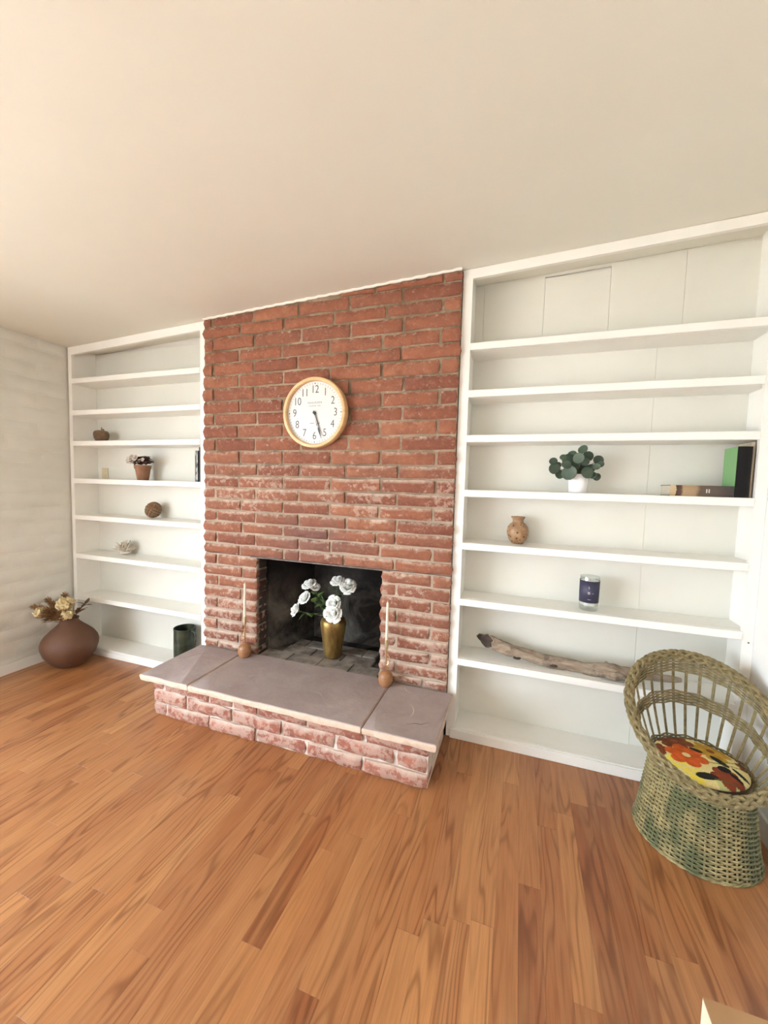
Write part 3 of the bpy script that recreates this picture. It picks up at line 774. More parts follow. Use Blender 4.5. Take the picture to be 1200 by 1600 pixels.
def dried_stem(tip, label, kind, fat=.02):
    t = thing('dried_'+{'p': 'plume', 'l': 'leaf_spray', 'f': 'cream_flower'}[kind], label, {'p': 'dried plume', 'l': 'dried leaf', 'f': 'dried flower'}[kind], tuple(MOUTH-Vector((0,0,.02))), 'dried stems in the clay pot')
    tip = Vector(tip); d = tip-MOUTH
    s0 = MOUTH + Vector((d.x*.15, d.y*.15, -.02)); mid = (s0+tip)/2 + Vector((0,0,.03))
    B = lambda s: ((1-s)**2)*s0 + 2*s*(1-s)*mid + s*s*tip
    b = MB(); b.tube([B(i/6) for i in range(7)], .0022, 6); part('stem', b, MW['plume'], t)
    if kind == 'p':
        b = MB()
        for k in range(230):
            s = .22+.78*(k/229); c = B(s); ax = (B(min(1, s+.02))-B(s-.02)).normalized()
            ln = fat*(1.5-.9*s)*R(.8, 1.5); dd = (Vector((R(-1,1), R(-1,1), R(-1,1))).normalized()*1.0 + ax*1.1).normalized()
            b.tube([c, c+dd*ln*.6, c+dd*ln*1.1+ax*ln*.3], [.0015, .0028, .0004], 4)
        part('plume', b, MW['plume'], t)
    elif kind == 'l':
        for k in range(9):
            s = .35+.08*k; c = B(min(s, 1)); leafshape(c, (tip-MOUTH).normalized()+Vector((R(-.9,.9), R(-.9,.5), R(-.5,.9))), R(.05,.085), R(.011,.018), t, MW['dryleaf'], curl=R(-.3,.4))
    else:
        b = MB()
        for k in range(34):
            dd = Vector((R(-1,1), R(-1,1), R(-.6,1))).normalized(); c = tip + dd*fat*R(.25,.95); nd = (dd+Vector((R(-1,1), R(-1,1), R(-1,1)))*.9).normalized()
            uu = nd.orthogonal().normalized(); vv = nd.cross(uu); q = fat*R(.35, .65)
            grid = [[tuple(c + uu*q*(i-1) + vv*q*(j-1) + nd*q*(R(-.6,.6))) for i in range(3)] for j in range(3)]
            b.patch(grid)
        o = part('petals', b, MW['creamf'], t); md = o.modifiers.new('thickness', 'SOLIDIFY'); md.thickness = .0008
dried_stem((-1.290, -.30, .440), 'long dried plume reaching out to the left over the clay pot', 'p', .030)
dried_stem((-1.215, -.25, .485), 'short brown plume standing up at the left of the clay pot', 'p', .030)
dried_stem((-1.120, -.20, .520), 'tallest brown plume pointing straight up from the clay pot', 'p', .030)
dried_stem((-1.20, -.30, .400), 'brushy brown plume spilling low over the left rim of the clay pot', 'p', .046)
dried_stem((-1.03, -.28, .410), 'brown plume in the middle front of the clay pot', 'p', .050)
dried_stem((-1.12, -.31, .425), 'bushy brown plume leaning forward out of the clay pot', 'p', .050)
dried_stem((-1.09, -.31, .39), 'dark dried leaf spray at the front of the clay pot', 'l')
dried_stem((-.955, -.20, .42), 'broad dried leaf spray at the right of the clay pot', 'l')
dried_stem((-.99, -.14, .455), 'dried leaf spray behind the cream flower in the clay pot', 'l')
dried_stem((-1.165, -.335, .425), 'thin cream dried flower at the left front of the clay pot', 'f', .030)
dried_stem((-1.045, -.245, .470), 'large ruffled cream flower on top of the clay pot', 'f', .048)
dried_stem((-1.005, -.26, .405), 'cream flower hanging at the right rim of the clay pot', 'f', .036)

# ================================================================== THINGS ON THE LEFT BOOKCASE
def zs(i): return SZ[i]+.0006
# --- metal apple
t = thing('decorative_apple', 'brown apple ornament with a curled stem on the left bookcase', 'ornament', (-1.105, .085, zs(2)))
MW['apple'] = M('brown_woven_metal', (.20,.125,.065), (.12,.072,.036), 45, .55, .35, .5, 120)
b = MB(); b.lathe([(.001,.004),(.026,.0),(.036,.004),(.047,.025),(.053,.052),(.0515,.070),(.043,.084),(.028,.088),(.012,.082),(.001,.076)], n=36, fn=lambda r, z, a: r*(1+.035*math.cos(5*a))); part('body', b, MW['apple'], t, True, False)
b = MB(); b.tube([(0,0,.076),(.001,0,.092),(.004,0,.104),(.003,0,.112)], [.0035,.003,.0028,.004], 8); part('stem', b, MW['apple'], t, True, False)
b = MB(); b.tube([(.004,0,.088),(.018,-.004,.096),(.034,-.006,.092),(.045,-.006,.078)], [.002,.006,.007,.0015], 8, flat=.35); part('leaf', b, MW['apple'], t, True, False)
# --- terracotta pot with a small bunch
t = thing('flower_pot', 'small terracotta pot of white and dark dried flowers on the left bookcase', 'flower pot', (-.676, .085, zs(3)))
MW['terra'] = M('terracotta', (.27,.135,.07), (.21,.10,.05), 14, .8, 0, .2, 60)
b = MB(); b.lathe([(.001,0),(.037,0),(.039,.004),(.051,.082),(.0515,.084),(.056,.084),(.0585,.108),(.0575,.112),(.052,.112),(.050,.098),(.001,.096)], n=32); part('pot', b, MW['terra'], t, True, False)
MW['dpetal'] = M('dried_petal', (.60,.52,.44), (.48,.40,.34), 60, .7); MW['darkleaf'] = M('dark_red_leaf', (.115,.052,.040), (.06,.028,.020), 30, .6); MW['drygreen'] = M('dusty_leaf', (.16,.12,.08), (.10,.075,.05), 30, .7)
for k in range(70):
    a = R(0, 2*PI); d = Vector((math.cos(a)*1.2, math.sin(a)*.6-.2, R(-.2, .7))); leafshape((-.676+R(-.03,.062), .080+R(-.03,.02), zs(3)+R(.112,.165)), d, R(.04,.062), R(.018,.028), t, MW['darkleaf'], 'leaf', R(0,.5))
for (dx, dz) in ((-.105,.135), (-.062,.165), (-.03,.178), (.0,.185), (-.085,.15)): leafshape((-.676+dx*.5, .06, zs(3)+.12), (dx, -.02, dz-.115), R(.05,.07), .014, t, MW['drygreen'], 'leaf', .1)
for (dx, dy, dz, r) in ((-.045,-.065,.150,.020),(-.018,-.068,.138,.023),(.012,-.066,.158,.019),(-.03,-.06,.168,.016),(.084,-.062,.147,.014),(-.066,-.062,.140,.014),(.045,-.06,.140,.011)):
    b = MB(); c = (-.676+dx, .085+dy, zs(3)+dz)
    for q in range(9):
        a = 2*PI*q/9*2.4; petal(b, c, (R(-.4,.4), -1, R(.1,.7)), r*(.5 if q < 3 else .9), a, r*.25, .9, r*.8)
    o = part('bloom', b, MW['dpetal'], t); md = o.modifiers.new('thickness', 'SOLIDIFY'); md.thickness = .0008
# --- two slim dark volumes at the end of the shelf
MW['cover_d'] = M('dark_grey_cover', (.035,.035,.04), None, rough=.5); MW['pages'] = M('book_pages', (.62,.56,.45), (.52,.46,.36), 120, .8, stretch=(6,1,1))
MW['marbled'] = M('grey_white_marbled_spine', (.05,.05,.052), (.40,.39,.36), 38, .5, lo=.46, hi=.60, stretch=(1,1,.5))
def book(name, label, x0, x1, y0, y1, z0, z1, cover, spine, axis='x', group=None):
    """upright book: thickness along x, spine towards the room (y0)"""
    t = thing(name, label, 'book', ((x0+x1)/2, (y0+y1)/2, z0), group); c = .0028
    b = MB(); b.box((x0+c, y0+.004, z0+.003), (x1-c, y1-.004, z1-.003)); part('pages', b, MW['pages'], t, False)
    for (a, d) in ((x0, x0+c), (x1-c, x1)):
        b = MB(); b.box((a, y0+.003, z0), (d, y1, z1)); part('cover', b, cover, t, False)
    b = MB(); n = 7; ring = lambda z: [(x0+(x1-x0)*i/(n-1), y0+.0028-.004*math.sin(PI*i/(n-1)), z) for i in range(n)] + [(x1, y0+.004, z), (x0, y0+.004, z)]
    b.quadstrip([ring(z0), ring(z1)], True, True, True); part('spine', b, spine, t, 50)
    return t
book('book', 'slim book with a grey and white mottled spine on the left bookcase', -.103, -.078, .004, .15, zs(3), zs(3)+.212, MW['cover_d'], MW['marbled'])
book('book', 'taller dark thin book against the right end of the left bookcase', -.0765, -.0535, .012, .17, zs(3), zs(3)+.236, MW['cover_d'], MW['cover_d'])
# --- knotted rope ball
t = thing('rope_ball', 'brown knotted rope ball on the left bookcase', 'ornament', (-.60, .105, zs(4)))
MW['rope'] = M('brown_rope', (.225,.135,.07), (.15,.085,.042), 90, .9, 0, .8, 160)
b = MB(); RB = .051; b.sphere((0,0,.0632), RB*.88, 20, 14); part('core', b, MW['rope'], t, True, False)
for ai in range(3):
    for oi in (-1, 0, 1):
        P = []; off = oi*.019; rr = math.sqrt(RB**2-off**2)
        for i in range(48):
            a = 2*PI*i/48; q = rr*(.96+.075*math.sin(2*a+ai*PI/2))
            v = [off, q*math.cos(a), q*math.sin(a)]; v = v[-ai:]+v[:-ai]
            v = Matrix.Rotation(.6, 3, 'Z') @ (Matrix.Rotation(.5, 3, 'Y') @ Vector(v)); P.append((v.x, v.y, v.z+.0632))
        b = MB(); b.tube(P, .0098, 8, closed=True); part('strand', b, MW['rope'], t, True, False)
# --- white coral
t = thing('coral', 'white branching coral piece on the left bookcase', 'coral', (-.915, .118, zs(5)))
MW['coral'] = M('white_coral', (.66,.60,.51), (.54,.48,.40), 40, .85, 0, .5, 140)
b = MB(); b.sphere((0,0,.022), .042, 16, 10, (1,.9,.5), lambda d: 1+.15*mnoise.noise(d*4)); part('base', b, MW['coral'], t, True, False)
for k in range(34):
    a = 2.399*k; el = PI/2-1.42*math.sqrt((k+.5)/34)
    d = Vector((math.cos(a)*math.cos(el), math.sin(a)*math.cos(el), math.sin(el)+.12)).normalized(); s = Vector((d.x*.022, d.y*.018, .026+d.z*.012))
    L = R(.050, .066)*(1 if el < .9 else 1.15)*(.75 if abs(d.y) > .8 else 1); e = s+d*L*.62; f_ = e+(d+Vector((R(-.6,.6), R(-.5,.5), R(0,.6)))).normalized()*L*.5
    b = MB(); b.tube([s, e, f_], [.0072, .0060, .0036], 7)
    for q in range(2):
        g_ = s+d*L*(.4+.25*q); b.tube([g_, g_+(d+Vector((R(-1.1,1.1), R(-.9,.9), R(-.1,1.)))).normalized()*L*.42], [.0050, .0028], 6)
    if min(v[2] for v in b.v) < .001: continue
    part('branch', b, MW['coral'], t, True, False)
# --- dark green jug in the lowest bay
t = thing('green_jug', 'tall dark green mottled jug in the lowest bay beside the hearth', 'jug', (-.300, .098, .0575))
MW['jug'] = M('dark_green_glaze', (.014,.020,.009), (.06,.066,.034), 16, .38, lo=.45, hi=.72)
b = MB(); b.lathe([(.001,0),(.070,0),(.074,.006),(.0745,.12),(.073,.225),(.0755,.236),(.0745,.241),(.070,.240),(.068,.225),(.068,.012),(.001,.011)], n=40); part('body', b, MW['jug'], t, True, False)
b = MB(); b.tube([(.070,-.01,.205),(.085,-.012,.222),(.104,-.014,.226),(.118,-.015,.205),(.116,-.015,.16),(.106,-.014,.125),(.088,-.012,.108),(.071,-.01,.106)], .0055, 8); part('handle', b, MW['jug'], t, True, False)

# ================================================================== THINGS ON THE RIGHT BOOKCASE
# --- eucalyptus in a white pot
EX, EY = 2.283, .075
t = thing('potted_eucalyptus', 'round-leaved green plant in a white pot on the right bookcase', 'plant', (EX, EY, zs(3)))
MW['whitepot'] = M('white_ceramic', (.80,.79,.80), None, rough=.3); MW['soil'] = M('potting_moss', (.05,.045,.025), (.03,.028,.015), 60, .95)
b = MB(); b.lathe([(.001,0),(.039,0),(.042,.004),(.0455,.05),(.0475,.091),(.0465,.093),(.0435,.091),(.0425,.080),(.001,.078)], n=36); part('pot', b, MW['whitepot'], t, True, False)
b = MB(); b.lathe([(.001,.081),(.041,.0795),(.0415,.0785),(.001,.0785)], n=20); part('soil', b, MW['soil'], t, True, False)
MW['euca'] = M('eucalyptus_leaf', (.060,.095,.058), (.038,.062,.040), 14, .55)
MW['twig'] = M('eucalyptus_twig', (.10,.085,.05), None, rough=.7)
def round_leaf(c, nrm, r, root):
    nrm = Vector(nrm).normalized(); u = nrm.orthogonal().normalized(); v = nrm.cross(u); b = MB(); rings = [[tuple(Vector(c)+nrm*.0)]*10]
    rings = []
    for (k, h) in ((.03, .0), (.5, .03), (.85, .10), (1., .17)):
        rings.append([tuple(Vector(c) + u*r*k*math.cos(2*PI*i/12)*1.06 + v*r*k*math.sin(2*PI*i/12) + nrm*r*h*(.6+.4*math.cos(4*PI*i/12))) for i in range(12)])
    b.quadstrip(rings, True, True, False); o = part('leaf', b, MW['euca'], root); md = o.modifiers.new('thickness', 'SOLIDIFY'); md.thickness = .0008
P0 = Vector((EX, EY, zs(3)+.08))
# (dx, dz) of leaf centres as seen from the room, with radius
LV = [(-.115,.150,.017),(-.107,.118,.022),(-.080,.092,.022),(-.045,.098,.030),(-.052,.160,.024),(-.030,.185,.021),(.006,.205,.018),(.032,.176,.022),(.078,.158,.020),
      (.030,.100,.027),(.058,.088,.017),(.076,.082,.015),(-.010,.165,.025),(-.022,.140,.027),(.008,.132,.026),(-.060,.135,.022),(.020,.150,.020),(.050,.120,.018),(-.075,.168,.016),
      (-.005,.110,.024),(-.035,.120,.022),(.065,.128,.014),(.086,.140,.012),(-.09,.135,.016)]
for k, (dx, dz, r) in enumerate(LV):
    dx *= 1.08; dz = .09+(dz-.09)*1.06; r *= 1.18*R(.85, 1.12)
    yy = EY - .055 + .05*(k % 3)*.6 + R(-.012, .012)
    c = Vector((EX+dx, yy, zs(3)+dz))
    round_leaf(c, (R(-.5,.5)-dx*2, -1, R(-.2,.6)), r, t)
    md_ = (P0+c)/2+Vector((0, -.005, .022)); b = MB(); b.tube([((1-s)**2)*P0+2*s*(1-s)*md_+s*s*c for s in (0,.25,.5,.75,1)], .0014, 5); part('twig', b, MW['twig'], t)
# --- burl vase
t = thing('burl_vase', 'small round speckled wooden vase on the right bookcase', 'vase', (2.006, .118, zs(4)))
tb = NT('speckled_burl'); p = tb.obj(); vo = tb.new('TexVoronoi'); tb.set(vo.inputs['Vector'], p); vo.inputs['Scale'].default_value = 55
cc = tb.mix(tb.ramp(tb.noise(p, 30, 4), [(.35, 0.), (.65, 1.)]), (.24,.125,.058), (.38,.235,.125))
spots = tb.math('MULTIPLY', tb.ramp(vo.outputs['Distance'], [(.22, 1.), (.34, 0.)]), tb.ramp(tb.noise(p, 22, 2), [(.40, 0.), (.48, 1.)]))
MW['burl'] = tb.done(tb.mix(spots, cc, (.045,.022,.012)), .45)
b = MB(); b.lathe([(.001,0),(.026,0),(.032,.004),(.046,.024),(.0555,.052),(.057,.070),(.052,.092),(.040,.108),(.030,.114),(.0275,.120),(.0285,.132),(.036,.141),(.0375,.144),(.036,.147),(.028,.147),(.024,.138),(.023,.118),(.001,.112)], n=40); part('body', b, MW['burl'], t, True, False)
# --- candle in a glass with a navy label
t = thing('jar_candle', 'candle in a clear glass with a navy label on the right bookcase', 'candle', (2.366, .080, zs(5)))
MW['cwax'] = M('white_wax', (.82,.80,.75), None, rough=.5); MW['navy'] = M('navy_label', (.030,.028,.062), (.038,.036,.075), 200, .55); MW['silver'] = M('silver_print', (.55,.54,.56), None, rough=.5)
tq = NT('tumbler_glass'); mx = tq.new('MixShader'); ta = tq.new('BsdfTransparent'); ta.inputs[0].default_value = (.90,.92,.91,1); ga = tq.new('BsdfGlossy'); ga.inputs['Roughness'].default_value = .05
mx.inputs[0].default_value = .10; tq.t.links.new(ta.outputs[0], mx.inputs[1]); tq.t.links.new(ga.outputs[0], mx.inputs[2]); tq.t.links.new(mx.outputs[0], tq.n['Material Output'].inputs[0])
b = MB(); b.lathe([(.001,0),(.040,0),(.0435,.004),(.0455,.17),(.0448,.172),(.0435,.171),(.0415,.026),(.001,.025)], n=40); part('glass', b, tq.m, t, True, False)
b = MB(); b.lathe([(.001,.027),(.0408,.027),(.0428,.150),(.001,.149)], n=36); wx = part('wax', b, MW['cwax'], t, 40, False)
b = MB(); b.tube([(0,0,.148),(.001,0,.158)], .0012, 6); part('wick', b, MW['black'], wx, True, False)
b = MB(); lb_r = lambda z: .0437+.002*(z/.17)+.0004
rings = [[(lb_r(z)*math.cos(a), lb_r(z)*math.sin(a), z) for a in [-PI*.5-2.4+4.8*i/40 for i in range(41)]] for z in (.042, .152)]
b.patch(rings); o = part('label', b, MW['navy'], t, True, False); md = o.modifiers.new('thickness', 'SOLIDIFY'); md.thickness = .0005; md.offset = 1
av = -PI/2-.16                                            # the side of the glass that faces the room
def jar_mark(da, z, w_, h_):
    bm_ = MB(); r_ = lb_r(z)+.0012; bm_.patch([[(r_*math.cos(av+da+q*w_/r_), r_*math.sin(av+da+q*w_/r_), zz2) for q in (-.5, 0, .5)] for zz2 in (z-h_/2, z+h_/2)])
    q_ = part('print_mark', bm_, MW['silver'], o, False, False)
for (da, z, w_, h_) in ((-.02,.097,.010,.0022),(-.02,.093,.012,.0022),(.0,.088,.010,.0020),(.36,.092,.010,.0012),(.05,.060,.016,.0016),(-.05,.122,.0012,.010),(.0,.118,.0012,.010)): jar_mark(da, z, w_, h_)
# --- driftwood along the lowest shelf
t = thing('driftwood', 'long twisted driftwood branch lying on the right bookcase', 'driftwood', (2.35, .06, zs(6)))
td = NT('weathered_driftwood'); p = td.obj()
cc = td.mix(td.ramp(td.noise(td.vec(p, (.22,1,1)), 42, 5, .65, .8), [(.32, 0.), (.68, 1.)]), (.20,.145,.10), (.43,.345,.265))
cc = td.mix(td.ramp(td.noise(p, 16, 4), [(.56, 0.), (.72, .8)]), cc, (.075,.045,.03))
td.bump(td.noise(td.vec(p, (.25,1,1)), 60, 5, .7), 1., .008); MW['drift'] = td.done(cc, .9, 0, .2)
DW = [(1.865,.100,.540,.034),(1.905,.098,.533,.036),(1.95,.095,.519,.032),(2.00,.09,.506,.028),(2.05,.085,.502,.024),(2.10,.08,.494,.024),(2.15,.075,.488,.025),(2.20,.07,.487,.027),
      (2.26,.065,.490,.024),(2.32,.062,.492,.022),(2.38,.06,.492,.024),(2.44,.058,.491,.028),(2.49,.056,.490,.030),(2.53,.060,.489,.023),(2.60,.066,.490,.019),(2.68,.072,.491,.017),(2.76,.078,.492,.013),(2.80,.082,.492,.006)]
b = MB(); rings = []; n = 20
for i in range(len(DW)-1):
    for s in (0, .33, .67):
        a = [DW[i][k]*(1-s)+DW[i+1][k]*s for k in range(4)]; a[3] *= 1.14; ring = []
        for j in range(n):
            th = 2*PI*j/n+a[0]*3; q = a[3]*(1+.44*fbm((a[0]*9, math.cos(th)*1.3, math.sin(th)*1.3), 1, 3)+.10*math.sin(th*3+a[0]*14))
            ring.append((a[0]+(-q*math.cos(th)*(1.1-.36*(i*3+round(s*3))) if i*3+s*3 < 2.9 else 0), a[1]+q*math.cos(th), max(SZ[6]+.002, a[2]+q*math.sin(th)*.95)))
        rings.append(ring)
b.quadstrip(rings, True, True, True); part('branch', b, MW['drift'], t, 70)
b = MB(); c0 = rings[0]; cen = Vector((sum(p[0] for p in c0)/n, sum(p[1] for p in c0)/n, sum(p[2] for p in c0)/n))
MW['hollow'] = M('dark_hollow', (.035,.022,.016), (.07,.045,.03), 40, .95)
b.quadstrip([[tuple(cen+(Vector(p)-cen)*k+Vector((-.75,-.65,0))*(.003+h)) for p in c0] for (k, h) in ((.90, -.001), (.86, .001), (.55, .0), (.1, -.001))], True, True, True); part('hollow_end', b, MW['hollow'], t, False)
for (x, y, z, r, sq) in ((2.035,.062,.482,.016,(1.3,.5,.6)), (2.215,.046,.476,.015,(1.4,.5,.6)), (2.50,.035,.487,.008,(1,.5,1))):
    b = MB(); b.sphere((x,y,z), r, 12, 8, sq); part('knot_hole', b, MW['hollow'], t)
for (p0_, p1_, r0_, r1_) in (((2.47,.062,.508), (2.455,.068,.532), .018, .006), ((2.52,.04,.485), (2.56,.022,.468), .014, .005), ((2.58,.07,.497), (2.66,.088,.522), .012, .004)):
    b = MB(); b.tube([p0_, tuple((Vector(p0_)+Vector(p1_))/2+Vector((0,0,.003))), p1_], [r0_, (r0_+r1_)/2, r1_], 9); part('twig_stub', b, MW['drift'], t)
# --- three books at the right end
tb = NT('worn_leather_spine'); p = tb.obj(); sep = tb.new('SeparateXYZ'); tb.set(sep.inputs[0], p)
k = tb.math('ADD', sep.outputs[0], tb.math('MULTIPLY', tb.math('SUBTRACT', tb.noise(p, 40, 4), .5), .03))
cc = tb.ramp(tb.math('ADD', tb.math('MULTIPLY', k, 4.), .5), [(.0, (.48,.37,.22)), (.085, (.46,.34,.19)), (.09, (.045,.025,.018)), (.16, (.09,.04,.025)), (.2, (.36,.25,.14)), (.38, (.30,.20,.11)), (.45, (.10,.065,.04)), (.7, (.075,.055,.042)), (1, (.022,.018,.016))])
MW['worn'] = tb.done(cc, .6)
t = thing('old_book', 'old book with a worn brown and cream spine lying flat on the right bookcase', 'book', (2.785, .055, zs(3)))
x0, x1, y0, y1, z0, z1 = 2.660, 2.896, .004, .145, zs(3), zs(3)+.049
b = MB(); b.box((x0+.004, y0+.006, z0+.003), (x1-.004, y1-.004, z1-.003)); part('pages', b, MW['pages'], t, False)
for (a, c) in ((z0, z0+.003), (z1-.003, z1)):
    b = MB(); b.box((x0, y0+.004, a), (x1, y1, c)); part('cover', b, MW['cover_d'], t, False)
b = MB(); ring = lambda x: [(x, y0+.0035-.005*math.sin(PI*i/7), z0+(z1-z0)*i/7) for i in range(8)] + [(x, y0+.006, z1), (x, y0+.006, z0)]
b.quadstrip([ring(x0+(x1-x0)*i/12) for i in range(13)], True, True, True); sp_o = piece('spine', b, MW['worn'], t, (2.785, y0, z0+.024), 50)
for xx in (2.797, 2.806):
    b = MB(); b.box((xx-.0022, y0-.0024, z0+.016), (xx+.0022, y0-.0012, z0+.033)); part('gilt_mark', b, MW['silver'], sp_o, False)
MW['blackc'] = M('black_cloth', (.006,.006,.006), None, rough=.6, spec=.2); MW['green'] = M('bright_green_cover', (.17,.36,.14), None, rough=.45); MW['beige'] = M('beige_board', (.46,.39,.28), (.40,.33,.23), 30, .7)
t = book('book', 'black-spined book with a bright green cover standing on the right bookcase', 2.900, 2.952, .004, .128, zs(3), zs(3)+.222, MW['blackc'], MW['blackc'])
b = MB(); b.box((2.8988, .010, zs(3)+.001), (2.9002, .127, zs(3)+.2215)); part('green_cover', b, MW['green'], t, False)
book('thin_book', 'tall thin beige book behind the black-spined one on the right bookcase', 2.9535, 2.9690, .0235, .160, zs(3), zs(3)+.243, MW['beige'], MW['beige'])

# ================================================================== WICKER CHAIR
KX, KY = 2.742, -.283
chair = thing('wicker_chair', 'round olive wicker tub chair with an open spoke back in the right corner', 'chair', (KX, KY, 0))
def wicker(name, a, b_, grn):
    t = NT(name); p = t.pos()
    c = t.mix(t.ramp(t.noise(p, 55, 4, .6), [(.35, 0.), (.65, 1.)]), a, b_)
    if grn:      # remains of green paint on the foot
        sep = t.new('SeparateXYZ'); t.set(sep.inputs[0], p)
        st = t.noise(t.vec(p, (1,1,.5)), 11, 4, .6)
        c = t.mix(t.ramp(st, [(.44, 0.), (.60, .8)]), c, (.105,.125,.060))
    return t.done(c, .55, 0, .4)
MW['wick'] = wicker('olive_wicker', (.145,.108,.045), (.27,.21,.095), False)
MW['wickg'] = wicker('green_stained_wicker', (.24,.19,.082), (.42,.345,.165), True)
SEATZ = .300
def base_r(z): return .203 - .038*min(1, z/.27)**.85
# foot: upright stakes with weavers passing in front and behind
NST = 36; b = MB(); NR = 36
for k in range(NR):
    z = .008+.285*k/(NR-1); P = []
    for i in range(NST*3):
        a = 2*PI*i/(NST*3); r = base_r(z)+.0052*math.cos(a*NST/2+PI*k); P.append((r*math.cos(a), r*math.sin(a), z+.0006*math.sin(a*7+k)))
    b.tube(P, .0040, 5, closed=True)
part('woven_foot', b, MW['wickg'], chair, True, False)
for k in range(NST):
    a = 2*PI*(k+.0)/NST; b = MB(); b.tube([(base_r(z)*math.cos(a), base_r(z)*math.sin(a), z) for z in (.001, .08, .16, .24, .296)], .0036, 6); part('stake', b, MW['wickg'], chair, True, False)
b = MB(); b.lathe([(base_r(z)-.0115, z) for z in (.004, .08, .16, .24, .288)], n=48); part('weave_gap_shade', b, M('painted_inside_shade', (.05,.035,.016), None, rough=.9), chair, True, False)  # added dark sleeve: paints the shade showing between the weavers
for (z, r, dr) in ((.006, .0055, .004),):
    b = MB()
    for s in range(2):
        P = [((base_r(0)+dr+.003*math.cos(20*a+s*PI))*math.cos(a), (base_r(0)+dr+.003*math.cos(20*a+s*PI))*math.sin(a), z+.0022*math.sin(20*a+s*PI)) for a in [2*PI*i/160 for i in range(160)]]
        b.tube(P, r*.62, 6, closed=True)
    part('foot_border', b, MW['wickg'], chair, True, False)
# seat disc under the cushion
b = MB(); b.lathe([(.001,SEATZ-.014),(.160,SEATZ-.014),(.163,SEATZ-.006),(.158,SEATZ),(.001,SEATZ+.001)], n=40); part('seat', b, MW['wick'], chair, True, False)
# rim: a leaning oval, low at the front and high at the back; back surface S(a, t) runs from the seat to it
RCY = .010; RA, RBk = .252, .222
def rim(a):
    x = RA*math.cos(a); y = RCY + RBk*math.sin(a); f_ = (math.sin(a)+1)/2
    z = .318 + .345*(f_**.92)
    return Vector((x, y, z))
def surf(a, t):
    s = Vector((.166*math.cos(a), .166*math.sin(a), SEATZ-.004)); e = rim(a); p = s.lerp(e, t)
    o_ = math.sin(PI*t)*.012*max(0, (e.z-s.z)/.35); return p + Vector((math.cos(a), math.sin(a), 0))*o_
# braided rim: two sets of strands plaited in opposite directions round a core
for s in range(8):
    P = []; N = 300; dr_ = 1 if s % 2 else -1
    for i in range(N):
        a = 2*PI*i/N; c = rim(a); tn = (rim(a+.01)-rim(a-.01)).normalized(); rad = Vector((math.cos(a), math.sin(a), 0)); rad = (rad-tn*rad.dot(tn)).normalized(); bn = tn.cross(rad)
        ph = dr_*9*a + 2*PI*(s//2)/4; wv = 1+.16*dr_*math.cos(4*ph-dr_*0)
        P.append(c + rad*.0120*wv*math.cos(ph) + bn*.0155*wv*math.sin(ph))
    b = MB(); b.tube(P, .0072, 6, closed=True); part('rim_strand', b, MW['wick'], chair, True, False)
b = MB(); b.tube([rim(2*PI*i/120) for i in range(120)], .009, 8, closed=True); part('rim_core', b, MW['wick'], chair, True, False)
# spokes in pairs round the back
NSP = 30
for k in range(NSP):
    a = 2*PI*k/NSP+.05
    if rim(a).z-SEATZ < .07: continue
    for da in (-.013, .013):
        b = MB(); b.tube([surf(a+da, q) for q in (0, .2, .4, .6, .8, 1)], .0030, 6); part('spoke', b, MW['wick'], chair, True, False)
# woven bands: at mid height and under the rim
def band(nm, t0, t1, rows, a0, a1):
    b = MB(); N = 150
    for k in range(rows):
        P = []
        for i in range(N+1):
            a = a0+(a1-a0)*i/N; h = max(.02, rim(a).z-SEATZ); tt = t0+(t1-t0)*k/(rows-1)
            edge = min(1, (i/N)*9, (1-i/N)*9); tm = (t0+t1)/2; tt = tm+(tt-tm)*edge
            c = surf(a, tt); c += Vector((math.cos(a), math.sin(a), 0))*.0048*math.cos((a-.05)*NSP/2+PI*k); P.append(c)
        b.tube(P, .0036, 5)
    part(nm, b, MW['wick'], chair, True, False)
band('middle_band', .43, .56, 9, -.32, PI+.32); band('top_band', .80, .955, 10, -.55, PI+.55)
band('seat_band', .02, .07, 4, -.35, PI+.35)
